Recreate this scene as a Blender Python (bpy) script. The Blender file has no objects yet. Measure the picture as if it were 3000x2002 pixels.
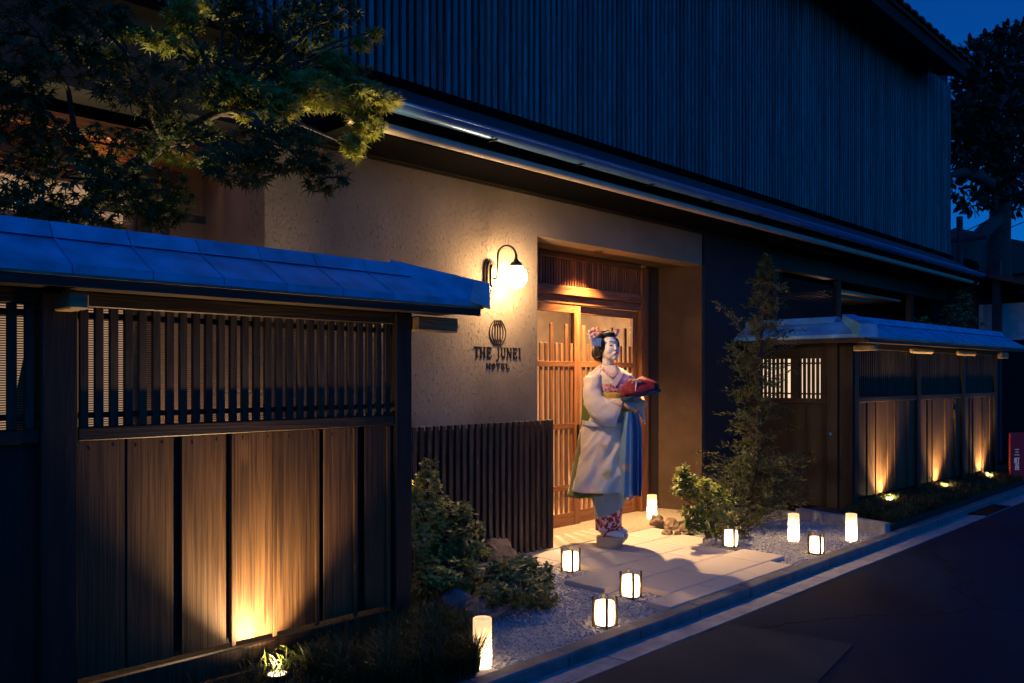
import bpy, bmesh, math, random
import numpy as np
from mathutils import Vector, Matrix

random.seed(7)
rng = np.random.default_rng(11)
S = bpy.context.scene
COL = S.collection
R = math.radians

# ------------------------------------------------------------------ camera
F_PX, HORIZON, CAM_H = 2400.0, 1105.0, 1.38
cd = bpy.data.cameras.new('camera')
cam = bpy.data.objects.new('camera', cd)
COL.objects.link(cam)
cam.location = (0, 0, CAM_H)
cam.rotation_euler = (R(90), 0, R(-45))
cd.sensor_width = 36.0
cd.lens = F_PX / 3000.0 * 36.0
cd.shift_y = (HORIZON - 1001.0) / 3000.0
cd.clip_start, cd.clip_end = 0.05, 2000
S.camera = cam

# ------------------------------------------------------------------ dusk sky
W = bpy.data.worlds.new('World')
S.world = W
W.use_nodes = True
nt = W.node_tree
nt.nodes.clear()
sky = nt.nodes.new('ShaderNodeTexSky')
sky.sky_type = 'NISHITA'
sky.sun_disc = False
sky.sun_elevation = R(50)
sky.sun_rotation = R(215)
sky.altitude = 60
sky.air_density = 1.0
sky.dust_density = 0.3
sky.ozone_density = 6.0
tint = nt.nodes.new('ShaderNodeMix')
tint.data_type = 'RGBA'
tint.blend_type = 'MULTIPLY'
tint.inputs[0].default_value = 1.0
tint.inputs[7].default_value = (0.008, 0.28, 0.74, 1)      # tungsten white balance
bg = nt.nodes.new('ShaderNodeBackground')
bg.inputs[1].default_value = 0.10
wo = nt.nodes.new('ShaderNodeOutputWorld')
nt.links.new(sky.outputs[0], tint.inputs[6])
nt.links.new(tint.outputs[2], bg.inputs[0])
nt.links.new(bg.outputs[0], wo.inputs[0])

# the last light of the sky over the street: one weak, very soft blue sun from the same side
sl_ = bpy.data.lights.new('sun', 'SUN')
sl_.energy = 0.30
sl_.color = (0.01, 0.24, 1.0)
sl_.angle = R(100)
sun = bpy.data.objects.new('sun', sl_)
COL.objects.link(sun)
sun.rotation_euler = Vector((0.574 * math.cos(R(50)), 0.819 * math.cos(R(50)), -math.sin(R(50)))).to_track_quat('-Z', 'Y').to_euler()

# ------------------------------------------------------------------ colour management, sampling
S.view_settings.view_transform = 'Standard'
S.view_settings.look = 'None'
S.view_settings.exposure = 0.0
S.view_settings.gamma = 1.0
S.view_settings.use_curve_mapping = False
S.render.engine = 'CYCLES'
S.cycles.use_denoising = True
try:
    S.cycles.denoiser = 'OPENIMAGEDENOISE'
except Exception:
    pass
S.cycles.max_bounces = 7
S.cycles.diffuse_bounces = 3
S.cycles.glossy_bounces = 3
S.cycles.transmission_bounces = 4
S.cycles.transparent_max_bounces = 8
S.cycles.sample_clamp_indirect = 6.0
S.cycles.caustics_reflective = False
S.cycles.caustics_refractive = False
S.cycles.use_light_tree = True

# ------------------------------------------------------------------ pixel <-> world (the photograph is 3000 px wide)
def gnd(px, py, z=0.0):
    """point of the horizontal plane z seen at a pixel"""
    t = (CAM_H - z) / ((py - HORIZON) * 1.41421356)
    return Vector((t * (900 + px), t * (3900 - px), z))
def onY(px, py, Y):
    """point of the vertical plane y=Y seen at a pixel"""
    t = Y / (3900.0 - px)
    return Vector((t * (900 + px), Y, CAM_H + (HORIZON - py) * 1.41421356 * t))
def xat(px, Y):
    return Y * (900 + px) / (3900.0 - px)

# ------------------------------------------------------------------ materials
MATS = {}
def _n(nt, typ, **kw):
    n = nt.nodes.new(typ)
    for k, v in kw.items():
        setattr(n, k, v)
    return n
def base(name):
    m = bpy.data.materials.new(name)
    m.use_nodes = True
    nt = m.node_tree
    p = nt.nodes['Principled BSDF']
    MATS[name] = m
    return m, nt, p
def ramp(nt, stops):
    r = nt.nodes.new('ShaderNodeValToRGB')
    e = r.color_ramp.elements
    while len(e) > 1:
        e.remove(e[-1])
    e[0].position, e[0].color = stops[0][0], (*stops[0][1], 1)
    for pos, c in stops[1:]:
        x = e.new(pos)
        x.color = (*c, 1)
    return r
def coords(nt, scale=(1, 1, 1), rand=False, space='Object'):
    tc = nt.nodes.new('ShaderNodeTexCoord')
    mp = nt.nodes.new('ShaderNodeMapping')
    mp.inputs['Scale'].default_value = scale
    nt.links.new(tc.outputs[space], mp.inputs['Vector'])
    if rand:
        oi = nt.nodes.new('ShaderNodeObjectInfo')
        mu = nt.nodes.new('ShaderNodeMath')
        mu.operation = 'MULTIPLY'
        mu.inputs[1].default_value = 37.0
        nt.links.new(oi.outputs['Random'], mu.inputs[0])
        cx = nt.nodes.new('ShaderNodeCombineXYZ')
        for i in range(3):
            nt.links.new(mu.outputs[0], cx.inputs[i])
        nt.links.new(cx.outputs[0], mp.inputs['Location'])
    return mp
def noise(nt, vec, scale, detail=4, rough=0.55, dist=0.0):
    n = nt.nodes.new('ShaderNodeTexNoise')
    n.inputs['Scale'].default_value = scale
    n.inputs['Detail'].default_value = detail
    n.inputs['Roughness'].default_value = rough
    n.inputs['Distortion'].default_value = dist
    nt.links.new(vec.outputs[0], n.inputs['Vector'])
    return n
def bump(nt, p, h, strength, dist):
    b = nt.nodes.new('ShaderNodeBump')
    b.inputs['Strength'].default_value = strength
    b.inputs['Distance'].default_value = dist
    nt.links.new(h, b.inputs['Height'])
    nt.links.new(b.outputs[0], p.inputs['Normal'])
    return b
def simple(name, c, rough=0.6, metal=0.0, var=0.18, scale=6.0, bmp=0.0, bscale=40.0, spec=0.5, stretch=(1, 1, 1), rand=True, bdist=0.01):
    m, nt, p = base(name)
    v = coords(nt, stretch, rand)
    n = noise(nt, v, scale)
    lo = tuple(x * (1 - var) for x in c)
    hi = tuple(min(1, x * (1 + var)) for x in c)
    r = ramp(nt, [(0.3, lo), (0.7, hi)])
    nt.links.new(n.outputs[0], r.inputs[0])
    nt.links.new(r.outputs[0], p.inputs['Base Color'])
    p.inputs['Roughness'].default_value = rough
    p.inputs['Metallic'].default_value = metal
    p.inputs['Specular IOR Level'].default_value = spec
    if bmp:
        n2 = noise(nt, v, bscale, 5)
        bump(nt, p, n2.outputs[0], bmp, bdist)
    return m
def wood(name, dark, light, rough=0.55, grain=26.0, axis='z', contrast=(0.38, 0.62), spec=0.35, k=0.07, ring=0.10, knots=0.0):
    """sawn timber: long grain along one axis, knots, a different piece of tree for each board"""
    m, nt, p = base(name)
    st = {'z': (1, 1, k), 'x': (k, 1, 1), 'y': (1, k, 1)}[axis]
    v = coords(nt, st, True)
    n1 = noise(nt, v, grain, 5, 0.6, 0.6)
    v2 = coords(nt, st, True)
    n2 = noise(nt, v2, 7.0, 3, 0.5, 2.2)
    mx = nt.nodes.new('ShaderNodeMath'); mx.operation = 'SINE'
    ml = nt.nodes.new('ShaderNodeMath'); ml.operation = 'MULTIPLY'; ml.inputs[1].default_value = 46.0
    nt.links.new(n2.outputs[0], ml.inputs[0]); nt.links.new(ml.outputs[0], mx.inputs[0])
    sc = nt.nodes.new('ShaderNodeMath'); sc.operation = 'MULTIPLY_ADD'
    sc.inputs[1].default_value = ring
    nt.links.new(mx.outputs[0], sc.inputs[0]); nt.links.new(n1.outputs[0], sc.inputs[2])
    hgt = sc
    if knots:
        vk = coords(nt, {'z': (1, 1, .42), 'x': (.42, 1, 1), 'y': (1, .42, 1)}[axis], True)
        vo = nt.nodes.new('ShaderNodeTexVoronoi'); vo.inputs['Scale'].default_value = knots
        nt.links.new(vk.outputs[0], vo.inputs['Vector'])
        kr = nt.nodes.new('ShaderNodeMapRange'); kr.inputs[1].default_value = .17; kr.inputs[2].default_value = .03
        kr.inputs[3].default_value = 0.0; kr.inputs[4].default_value = .22
        nt.links.new(vo.outputs['Distance'], kr.inputs[0])
        ka = nt.nodes.new('ShaderNodeMath'); ka.operation = 'ADD'
        nt.links.new(sc.outputs[0], ka.inputs[0]); nt.links.new(kr.outputs[0], ka.inputs[1])
        hgt = ka
    r = ramp(nt, [(contrast[0], dark), (contrast[1], light)])
    nt.links.new(hgt.outputs[0], r.inputs[0])
    # board to board tone
    oi = nt.nodes.new('ShaderNodeObjectInfo')
    mr = nt.nodes.new('ShaderNodeMapRange')
    mr.inputs[3].default_value = 0.62; mr.inputs[4].default_value = 1.25
    nt.links.new(oi.outputs['Random'], mr.inputs[0])
    hs = nt.nodes.new('ShaderNodeHueSaturation')
    nt.links.new(r.outputs[0], hs.inputs['Color']); nt.links.new(mr.outputs[0], hs.inputs['Value'])
    nt.links.new(hs.outputs[0], p.inputs['Base Color'])
    p.inputs['Roughness'].default_value = rough
    p.inputs['Specular IOR Level'].default_value = spec
    bump(nt, p, sc.outputs[0], 0.35, 0.004)
    return m
def foliage(name, c1, c2, c3, trans=0.35, rough=0.5):
    m = bpy.data.materials.new(name); m.use_nodes = True
    nt = m.node_tree
    p = nt.nodes['Principled BSDF']
    v = coords(nt, (1, 1, 1), False)
    n = noise(nt, v, 22.0, 2)
    n2 = noise(nt, v, 3.0, 2)
    ad = nt.nodes.new('ShaderNodeMath'); ad.operation = 'MULTIPLY_ADD'; ad.inputs[1].default_value = 0.5
    nt.links.new(n2.outputs[0], ad.inputs[0])
    ml = nt.nodes.new('ShaderNodeMath'); ml.operation = 'MULTIPLY'; ml.inputs[1].default_value = 0.5
    nt.links.new(n.outputs[0], ml.inputs[0]); nt.links.new(ml.outputs[0], ad.inputs[2])
    r = ramp(nt, [(0.38, c1), (0.47, c2), (0.57, c3)])
    nt.links.new(ad.outputs[0], r.inputs[0])
    nt.links.new(r.outputs[0], p.inputs['Base Color'])
    p.inputs['Roughness'].default_value = rough
    p.inputs['Specular IOR Level'].default_value = 0.35
    tr = nt.nodes.new('ShaderNodeBsdfTranslucent')
    nt.links.new(r.outputs[0], tr.inputs[0])
    mix = nt.nodes.new('ShaderNodeMixShader'); mix.inputs[0].default_value = trans
    nt.links.new(p.outputs[0], mix.inputs[1]); nt.links.new(tr.outputs[0], mix.inputs[2])
    nt.links.new(mix.outputs[0], nt.nodes['Material Output'].inputs[0])
    MATS[name] = m
    return m
def emit(name, c, strength):
    m = bpy.data.materials.new(name); m.use_nodes = True
    nt = m.node_tree; nt.nodes.clear()
    e = nt.nodes.new('ShaderNodeEmission')
    e.inputs[0].default_value = (*c, 1); e.inputs[1].default_value = strength
    o = nt.nodes.new('ShaderNodeOutputMaterial')
    nt.links.new(e.outputs[0], o.inputs[0])
    MATS[name] = m
    return m
def glass(name, tintc=(0.9, 0.9, 0.88), refl=0.12):
    m = bpy.data.materials.new(name); m.use_nodes = True
    nt = m.node_tree; nt.nodes.clear()
    t = nt.nodes.new('ShaderNodeBsdfTransparent'); t.inputs[0].default_value = (*tintc, 1)
    g = nt.nodes.new('ShaderNodeBsdfGlossy'); g.inputs[1].default_value = 0.03
    lw = nt.nodes.new('ShaderNodeLayerWeight'); lw.inputs[0].default_value = refl
    mx = nt.nodes.new('ShaderNodeMixShader')
    nt.links.new(lw.outputs[0], mx.inputs[0]); nt.links.new(t.outputs[0], mx.inputs[1]); nt.links.new(g.outputs[0], mx.inputs[2])
    o = nt.nodes.new('ShaderNodeOutputMaterial'); nt.links.new(mx.outputs[0], o.inputs[0])
    MATS[name] = m
    return m
def paper(name, c, glow):
    """washi or wax shade: a bulb inside shines through it, and it glows a little itself"""
    m = bpy.data.materials.new(name); m.use_nodes = True
    nt = m.node_tree; nt.nodes.clear()
    v = coords(nt, (1, 1, .5), True)
    n = noise(nt, v, 55.0, 6, .7, 1.0)
    r = ramp(nt, [(.35, tuple(x * .62 for x in c)), (.62, c)])
    nt.links.new(n.outputs[0], r.inputs[0])
    d = nt.nodes.new('ShaderNodeBsdfDiffuse'); nt.links.new(r.outputs[0], d.inputs[0])
    t = nt.nodes.new('ShaderNodeBsdfTranslucent'); nt.links.new(r.outputs[0], t.inputs[0])
    mx = nt.nodes.new('ShaderNodeMixShader'); mx.inputs[0].default_value = 0.7
    e = nt.nodes.new('ShaderNodeEmission'); e.inputs[0].default_value = (1, .66, .34, 1); e.inputs[1].default_value = glow
    ad = nt.nodes.new('ShaderNodeAddShader')
    nt.links.new(d.outputs[0], mx.inputs[1]); nt.links.new(t.outputs[0], mx.inputs[2])
    nt.links.new(mx.outputs[0], ad.inputs[0]); nt.links.new(e.outputs[0], ad.inputs[1])
    o = nt.nodes.new('ShaderNodeOutputMaterial'); nt.links.new(ad.outputs[0], o.inputs[0])
    MATS[name] = m
    return m

def plaster(name, c, relief, dist):
    m, nt, p = base(name)
    v = coords(nt)
    n1 = noise(nt, v, 1.6, 4)
    vs = coords(nt, (1, 1, 0.55))
    vo = nt.nodes.new('ShaderNodeTexVoronoi'); vo.feature = 'F1'
    vo.inputs['Scale'].default_value = 62.0
    nd = noise(nt, vs, 62.0, 5, 0.7, 0.25)
    mxv = nt.nodes.new('ShaderNodeMix'); mxv.data_type = 'VECTOR'; mxv.inputs[0].default_value = 0.22
    nt.links.new(vs.outputs[0], mxv.inputs[4]); nt.links.new(nd.outputs[1], mxv.inputs[5])
    nt.links.new(mxv.outputs[1], vo.inputs['Vector'])
    n3 = noise(nt, vs, 75.0, 6, 0.7)
    n4 = noise(nt, vs, 5.0, 3)
    # pits: only where the low frequency noise lets them through
    pit = nt.nodes.new('ShaderNodeMapRange'); pit.inputs[1].default_value = 0.57; pit.inputs[2].default_value = 0.64
    nt.links.new(nd.outputs[0], pit.inputs[0])
    sub = nt.nodes.new('ShaderNodeMath'); sub.operation = 'SUBTRACT'
    k3 = nt.nodes.new('ShaderNodeMath'); k3.operation = 'MULTIPLY'; k3.inputs[1].default_value = .45
    kp = nt.nodes.new('ShaderNodeMath'); kp.operation = 'MULTIPLY'; kp.inputs[1].default_value = 1.5
    nt.links.new(n3.outputs[0], k3.inputs[0]); nt.links.new(pit.outputs[0], kp.inputs[0])
    nt.links.new(k3.outputs[0], sub.inputs[0]); nt.links.new(kp.outputs[0], sub.inputs[1])
    ad = nt.nodes.new('ShaderNodeMath'); ad.operation = 'ADD'
    nt.links.new(sub.outputs[0], ad.inputs[0]); nt.links.new(n4.outputs[0], ad.inputs[1])
    r = ramp(nt, [(0.3, tuple(x * 0.72 for x in c)), (0.7, tuple(x * 1.12 for x in c))])
    nt.links.new(n1.outputs[0], r.inputs[0])
    nt.links.new(r.outputs[0], p.inputs['Base Color'])
    p.inputs['Roughness'].default_value = 0.95
    p.inputs['Specular IOR Level'].default_value = 0.1
    bump(nt, p, ad.outputs[0], relief, dist)
    return m

plaster('plaster_rough', (0.31, 0.24, 0.168), 0.7, 0.010)
plaster('plaster_smooth', (0.30, 0.225, 0.16), 0.25, 0.003)
simple('plaster_jamb', (0.085, 0.047, 0.022), 0.9, bmp=0.15, bscale=60)
simple('dark_paint', (0.0015, 0.0015, 0.002), 0.9, var=0.3, scale=3, spec=0.05)
wood('slat_dark', (0.11, 0.105, 0.115), (0.22, 0.205, 0.215), 0.6, 18)
simple('backing', (0.012, 0.012, 0.014), 0.9)
wood('fence_board', (0.034, 0.017, 0.007), (0.115, 0.060, 0.023), 0.5, 95, k=.022, ring=.05, contrast=(.36, .68), knots=5.0)
wood('fence_frame', (0.010, 0.007, 0.005), (0.024, 0.015, 0.009), 0.55, 24)
wood('fence_frame_x', (0.014, 0.010, 0.006), (0.036, 0.023, 0.013), 0.55, 24, 'x')
wood('fence_slat', (0.020, 0.013, 0.007), (0.05, 0.034, 0.018), 0.6, 24)
wood('fascia_wood', (0.16, 0.11, 0.065), (0.27, 0.19, 0.115), 0.6, 24, 'x')
wood('bracket_wood', (0.30, 0.21, 0.11), (0.50, 0.36, 0.20), 0.6, 22, 'x')
wood('screen_slat', (0.040, 0.024, 0.018), (0.085, 0.052, 0.038), 0.55, 28)
wood('door_wood', (0.16, 0.056, 0.018), (0.27, 0.108, 0.036), 0.42, 26, spec=0.45)
wood('door_wood_x', (0.16, 0.056, 0.018), (0.27, 0.108, 0.036), 0.42, 26, 'x', spec=0.45)
wood('soffit_wood', (0.22, 0.085, 0.03), (0.34, 0.14, 0.05), 0.5, 20, 'x')
simple('post_dark', (0.055, 0.035, 0.02), 0.6)
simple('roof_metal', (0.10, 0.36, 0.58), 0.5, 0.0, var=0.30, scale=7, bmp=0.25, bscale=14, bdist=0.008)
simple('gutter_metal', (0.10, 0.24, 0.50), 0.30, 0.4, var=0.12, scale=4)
simple('cream_metal', (0.50, 0.42, 0.31), 0.5, 0.0, var=0.1)
simple('pent_metal', (0.06, 0.06, 0.065), 0.5, 0.3)
simple('tile_clay', (0.03, 0.031, 0.034), 0.5)
simple('iron', (0.10, 0.075, 0.05), 0.45, 0.7)
simple('black_metal', (0.012, 0.012, 0.012), 0.4, 0.6)
simple('letter_metal', (0.035, 0.022, 0.014), 0.5, 0.4)
simple('granite', (0.54, 0.475, 0.41), 0.8, var=0.16, scale=140, bmp=0.2, bscale=160, bdist=0.002)
simple('porch_stone', (0.36, 0.29, 0.20), 0.7, var=0.22, scale=30, bmp=0.2, bscale=90, bdist=0.002)
simple('concrete', (0.30, 0.30, 0.31), 0.85, var=0.25, scale=12, bmp=0.3, bscale=120, bdist=0.003)
simple('kerb_stone', (0.13, 0.135, 0.145), 0.75, var=0.3, scale=10, bmp=0.3, bscale=120, bdist=0.003)
simple('gravel', (0.32, 0.33, 0.35), 0.9, var=0.35, scale=130)
simple('soil', (0.02, 0.016, 0.012), 0.95, bmp=0.8, bscale=25, bdist=0.02)
simple('rock', (0.24, 0.165, 0.10), 0.85, var=0.4, scale=14, bmp=0.6, bscale=30, bdist=0.012)
simple('rock_dark', (0.13, 0.115, 0.11), 0.85, var=0.4, scale=12, bmp=0.6, bscale=30, bdist=0.012)
simple('bark', (0.05, 0.042, 0.034), 0.9, var=0.4, scale=20, bmp=0.8, bscale=30, bdist=0.01)
simple('bamboo', (0.50, 0.34, 0.17), 0.6, var=0.35, scale=60, stretch=(0.2, 1, 8))
foliage('leaf_maple', (0.014, 0.032, 0.008), (0.03, 0.055, 0.012), (0.065, 0.085, 0.018), 0.4)  # rest of the maple crown: shade put into a darker leaf colour
foliage('leaf_maple_lit', (0.10, 0.15, 0.02), (0.20, 0.24, 0.04), (0.34, 0.33, 0.07), 0.45)  # lit maple clusters: the light is put into a paler leaf colour
foliage('leaf_maple_red', (0.20, 0.07, 0.03), (0.28, 0.12, 0.05), (0.30, 0.17, 0.06), 0.4)
foliage('leaf_shrub', (0.035, 0.06, 0.014), (0.18, 0.19, 0.036), (0.48, 0.40, 0.10), 0.2, 0.4)
foliage('leaf_low', (0.025, 0.06, 0.02), (0.075, 0.13, 0.035), (0.22, 0.21, 0.06), 0.2, 0.4)
foliage('leaf_bright', (0.04, 0.085, 0.01), (0.17, 0.21, 0.03), (0.44, 0.40, 0.10), 0.25, 0.4)
foliage('leaf_slender', (0.035, 0.055, 0.018), (0.07, 0.10, 0.03), (0.15, 0.14, 0.045), 0.25, 0.5)
foliage('leaf_dark', (0.008, 0.018, 0.012), (0.016, 0.032, 0.02), (0.03, 0.05, 0.03), 0.2, 0.5)
foliage('grass_blade', (0.015, 0.028, 0.008), (0.04, 0.06, 0.016), (0.085, 0.10, 0.03), 0.3, 0.45)
glass('door_glass')
emit('globe_glow', (1.0, 0.64, 0.32), 185.0)
emit('lens_glow', (1.0, 0.74, 0.42), 4.0)
emit('lit_panel', (1.0, 0.70, 0.44), 1.2)
emit('lit_window', (1.0, 0.58, 0.34), 0.40)
paper('washi', (0.92, 0.80, 0.62), 1.8)
paper('wax_shade', (0.90, 0.76, 0.58), 0.7)
simple('room_wall', (0.52, 0.42, 0.32), 0.9)
simple('room_floor', (0.30, 0.2, 0.12), 0.6)

def asphalt(name):
    m, nt, p = base(name)
    v = coords(nt)
    n1 = noise(nt, v, 0.55, 4, 0.6, 0.8)
    n2 = noise(nt, v, 160.0, 3)
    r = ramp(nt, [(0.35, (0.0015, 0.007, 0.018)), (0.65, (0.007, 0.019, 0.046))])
    nt.links.new(n1.outputs[0], r.inputs[0])
    nt.links.new(r.outputs[0], p.inputs['Base Color'])
    rr = nt.nodes.new('ShaderNodeMapRange'); rr.inputs[3].default_value = 0.42; rr.inputs[4].default_value = 0.80
    nt.links.new(n1.outputs[0], rr.inputs[0]); nt.links.new(rr.outputs[0], p.inputs['Roughness'])
    # cracks: thin lines along the borders of large distorted cells
    vc = nt.nodes.new('ShaderNodeTexVoronoi'); vc.feature = 'DISTANCE_TO_EDGE'; vc.inputs['Scale'].default_value = 0.42
    nd = noise(nt, v, 1.7, 5, .6)
    mv_ = nt.nodes.new('ShaderNodeMix'); mv_.data_type = 'VECTOR'; mv_.inputs[0].default_value = .35
    nt.links.new(v.outputs[0], mv_.inputs[4]); nt.links.new(nd.outputs[1], mv_.inputs[5]); nt.links.new(mv_.outputs[1], vc.inputs['Vector'])
    cr = nt.nodes.new('ShaderNodeMapRange'); cr.inputs[1].default_value = 0.0; cr.inputs[2].default_value = 0.006
    nt.links.new(vc.outputs['Distance'], cr.inputs[0])
    cm = nt.nodes.new('ShaderNodeMix'); cm.data_type = 'RGBA'
    nt.links.new(cr.outputs[0], cm.inputs[0]); cm.inputs[6].default_value = (.004, .004, .005, 1); nt.links.new(r.outputs[0], cm.inputs[7])
    nt.links.new(cm.outputs[2], p.inputs['Base Color'])
    hm = nt.nodes.new('ShaderNodeMath'); hm.operation = 'MULTIPLY_ADD'; hm.inputs[1].default_value = 2.0
    nt.links.new(cr.outputs[0], hm.inputs[0]); nt.links.new(n2.outputs[0], hm.inputs[2])
    bump(nt, p, hm.outputs[0], 0.7, 0.005)
    p.inputs['Specular IOR Level'].default_value = 0.2
    return m
asphalt('asphalt')

# ------------------------------------------------------------------ mesh helpers
class MB:
    """collects shapes, build() links them as ONE mesh object"""
    def __init__(self):
        self.v, self.f, self.mi = [], [], []
    def add(self, vs, fs, mi=0):
        o = len(self.v)
        self.v += [tuple(x) for x in vs]
        self.f += [tuple(i + o for i in f) for f in fs]
        self.mi += [mi] * len(fs)
        return self
    def box(self, x0, x1, y0, y1, z0, z1, c=0.0, mi=0):
        if c <= 0:
            vs = [(x, y, z) for x in (x0, x1) for y in (y0, y1) for z in (z0, z1)]
            fs = [(0, 1, 3, 2), (4, 6, 7, 5), (0, 4, 5, 1), (2, 3, 7, 6), (0, 2, 6, 4), (1, 5, 7, 3)]
            return self.add(vs, fs, mi)
        b = bmesh.new()
        bmesh.ops.create_cube(b, size=1.0)
        for w in b.verts:
            w.co = ((x0 + x1) / 2 + w.co.x * (x1 - x0), (y0 + y1) / 2 + w.co.y * (y1 - y0), (z0 + z1) / 2 + w.co.z * (z1 - z0))
        bmesh.ops.bevel(b, geom=b.edges[:], offset=c, segments=1, affect='EDGES')
        b.verts.index_update()
        vs = [w.co[:] for w in b.verts]
        fs = [[w.index for w in f.verts] for f in b.faces]
        b.free()
        return self.add(vs, fs, mi)
    def prism(self, poly, a0, a1, axis='x', mi=0):
        """extrude a polygon given in the two other axes"""
        n = len(poly)
        def pt(p, a):
            return {'x': (a, p[0], p[1]), 'y': (p[0], a, p[1]), 'z': (p[0], p[1], a)}[axis]
        vs = [pt(p, a0) for p in poly] + [pt(p, a1) for p in poly]
        fs = [tuple(range(n))[::-1], tuple(range(n, 2 * n))]
        fs += [(i, (i + 1) % n, n + (i + 1) % n, n + i) for i in range(n)]
        return self.add(vs, fs, mi)
    def hexa(self, p8, mi=0):
        """8 corners: bottom 4 then top 4, same turn"""
        return self.add(p8, [(3, 2, 1, 0), (4, 5, 6, 7), (0, 1, 5, 4), (1, 2, 6, 5), (2, 3, 7, 6), (3, 0, 4, 7)], mi)
    def tube(self, pts, rad, n=8, cap=True, mi=0):
        pts = [Vector(p) for p in pts]
        rad = rad if isinstance(rad, (list, tuple)) else [rad] * len(pts)
        vs, prev = [], None
        for i, p in enumerate(pts):
            t = (pts[min(i + 1, len(pts) - 1)] - pts[max(i - 1, 0)]).normalized()
            if prev is None:
                a = t.orthogonal().normalized()
            else:
                a = (prev - t * prev.dot(t)).normalized()
            prev = a
            b = t.cross(a)
            for k in range(n):
                th = 2 * math.pi * k / n
                vs.append(p + (a * math.cos(th) + b * math.sin(th)) * rad[i])
        fs = []
        for i in range(len(pts) - 1):
            for k in range(n):
                fs.append((i * n + k, i * n + (k + 1) % n, (i + 1) * n + (k + 1) % n, (i + 1) * n + k))
        if cap:
            fs.append(tuple(range(n))[::-1])
            fs.append(tuple(range((len(pts) - 1) * n, len(pts) * n)))
        return self.add(vs, fs, mi)
    def lathe(self, prof, cx=0, cy=0, n=24, cap=True, mi=0):
        vs = []
        for r, z in prof:
            for k in range(n):
                th = 2 * math.pi * k / n
                vs.append((cx + r * math.cos(th), cy + r * math.sin(th), z))
        fs = []
        for i in range(len(prof) - 1):
            for k in range(n):
                fs.append((i * n + k, i * n + (k + 1) % n, (i + 1) * n + (k + 1) % n, (i + 1) * n + k))
        if cap:
            fs.append(tuple(range(n))[::-1])
            fs.append(tuple(range((len(prof) - 1) * n, len(prof) * n)))
        return self.add(vs, fs, mi)
    def ell(self, c, r, nu=16, nv=10, rot=None, mi=0):
        vs, fs = [], []
        for j in range(nv + 1):
            ph = math.pi * j / nv
            for i in range(nu):
                th = 2 * math.pi * i / nu
                q = Vector((r[0] * math.sin(ph) * math.cos(th), r[1] * math.sin(ph) * math.sin(th), r[2] * math.cos(ph)))
                if rot is not None:
                    q = rot @ q
                vs.append(q + Vector(c))
        for j in range(nv):
            for i in range(nu):
                a, b = j * nu + i, j * nu + (i + 1) % nu
                if j == 0:
                    fs.append((a, (j + 1) * nu + i, (j + 1) * nu + (i + 1) % nu))
                elif j == nv - 1:
                    fs.append((a, (j + 1) * nu + i, b))
                else:
                    fs.append((a, (j + 1) * nu + i, (j + 1) * nu + (i + 1) % nu, b))
        return self.add(vs, fs, mi)
    def loft(self, rings, cap0=True, cap1=True, mi=0):
        n = len(rings[0])
        vs = [p for r in rings for p in r]
        fs = []
        for i in range(len(rings) - 1):
            for k in range(n):
                fs.append((i * n + k, i * n + (k + 1) % n, (i + 1) * n + (k + 1) % n, (i + 1) * n + k))
        if cap0:
            fs.append(tuple(range(n))[::-1])
        if cap1:
            fs.append(tuple(range((len(rings) - 1) * n, len(rings) * n)))
        return self.add(vs, fs, mi)
    def mesh(self, name, mats, smooth=False, weld=False):
        me = bpy.data.meshes.new(name)
        me.from_pydata(self.v, [], self.f)
        for m in (mats if isinstance(mats, (list, tuple)) else [mats]):
            me.materials.append(MATS[m])
        if any(self.mi):
            me.polygons.foreach_set('material_index', self.mi)
        b = bmesh.new(); b.from_mesh(me)
        if weld:
            bmesh.ops.remove_doubles(b, verts=b.verts[:], dist=1e-5)
        bmesh.ops.recalc_face_normals(b, faces=b.faces[:])
        b.to_mesh(me); b.free()
        if smooth:
            me.polygons.foreach_set('use_smooth', [True] * len(me.polygons))
            try:
                me.set_sharp_from_angle(angle=R(50))
            except Exception:
                pass
        me.update()
        return me
    def build(self, name, mats, parent=None, loc=(0, 0, 0), rotz=0, smooth=False, weld=False):
        return link(name, self.mesh(name, mats, smooth, weld), parent, loc, rotz)
def link(name, data, parent=None, loc=(0, 0, 0), rotz=0):
    o = bpy.data.objects.new(name, data)
    COL.objects.link(o)
    o.location = loc
    o.rotation_euler = (0, 0, rotz)
    o.parent = parent
    return o
def tag(o, label=None, cat=None, group=None, kind=None):
    if label: o['label'] = label
    if cat: o['category'] = cat
    if group: o['group'] = group
    if kind: o['kind'] = kind
    return o
def thing(name, label, cat, loc=(0, 0, 0), rotz=0, group=None):
    o = link(name, None, None, loc, rotz)
    o.empty_display_size = 0.1
    return tag(o, label, cat, group)
def bx(name, mat, parent, x0, x1, y0, y1, z0, z1, c=0.0):
    """a box part whose origin is its own centre, so that each piece gets its own grain"""
    cx, cy, cz = (x0 + x1) / 2, (y0 + y1) / 2, (z0 + z1) / 2
    m = MB().box(x0 - cx, x1 - cx, y0 - cy, y1 - cy, z0 - cz, z1 - cz, c)
    return m.build(name, mat, parent, (cx, cy, cz))
def copies(name, data, parent, locs, rotz=0):
    return [link(name, data, parent, l, rotz) for l in locs]

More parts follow.
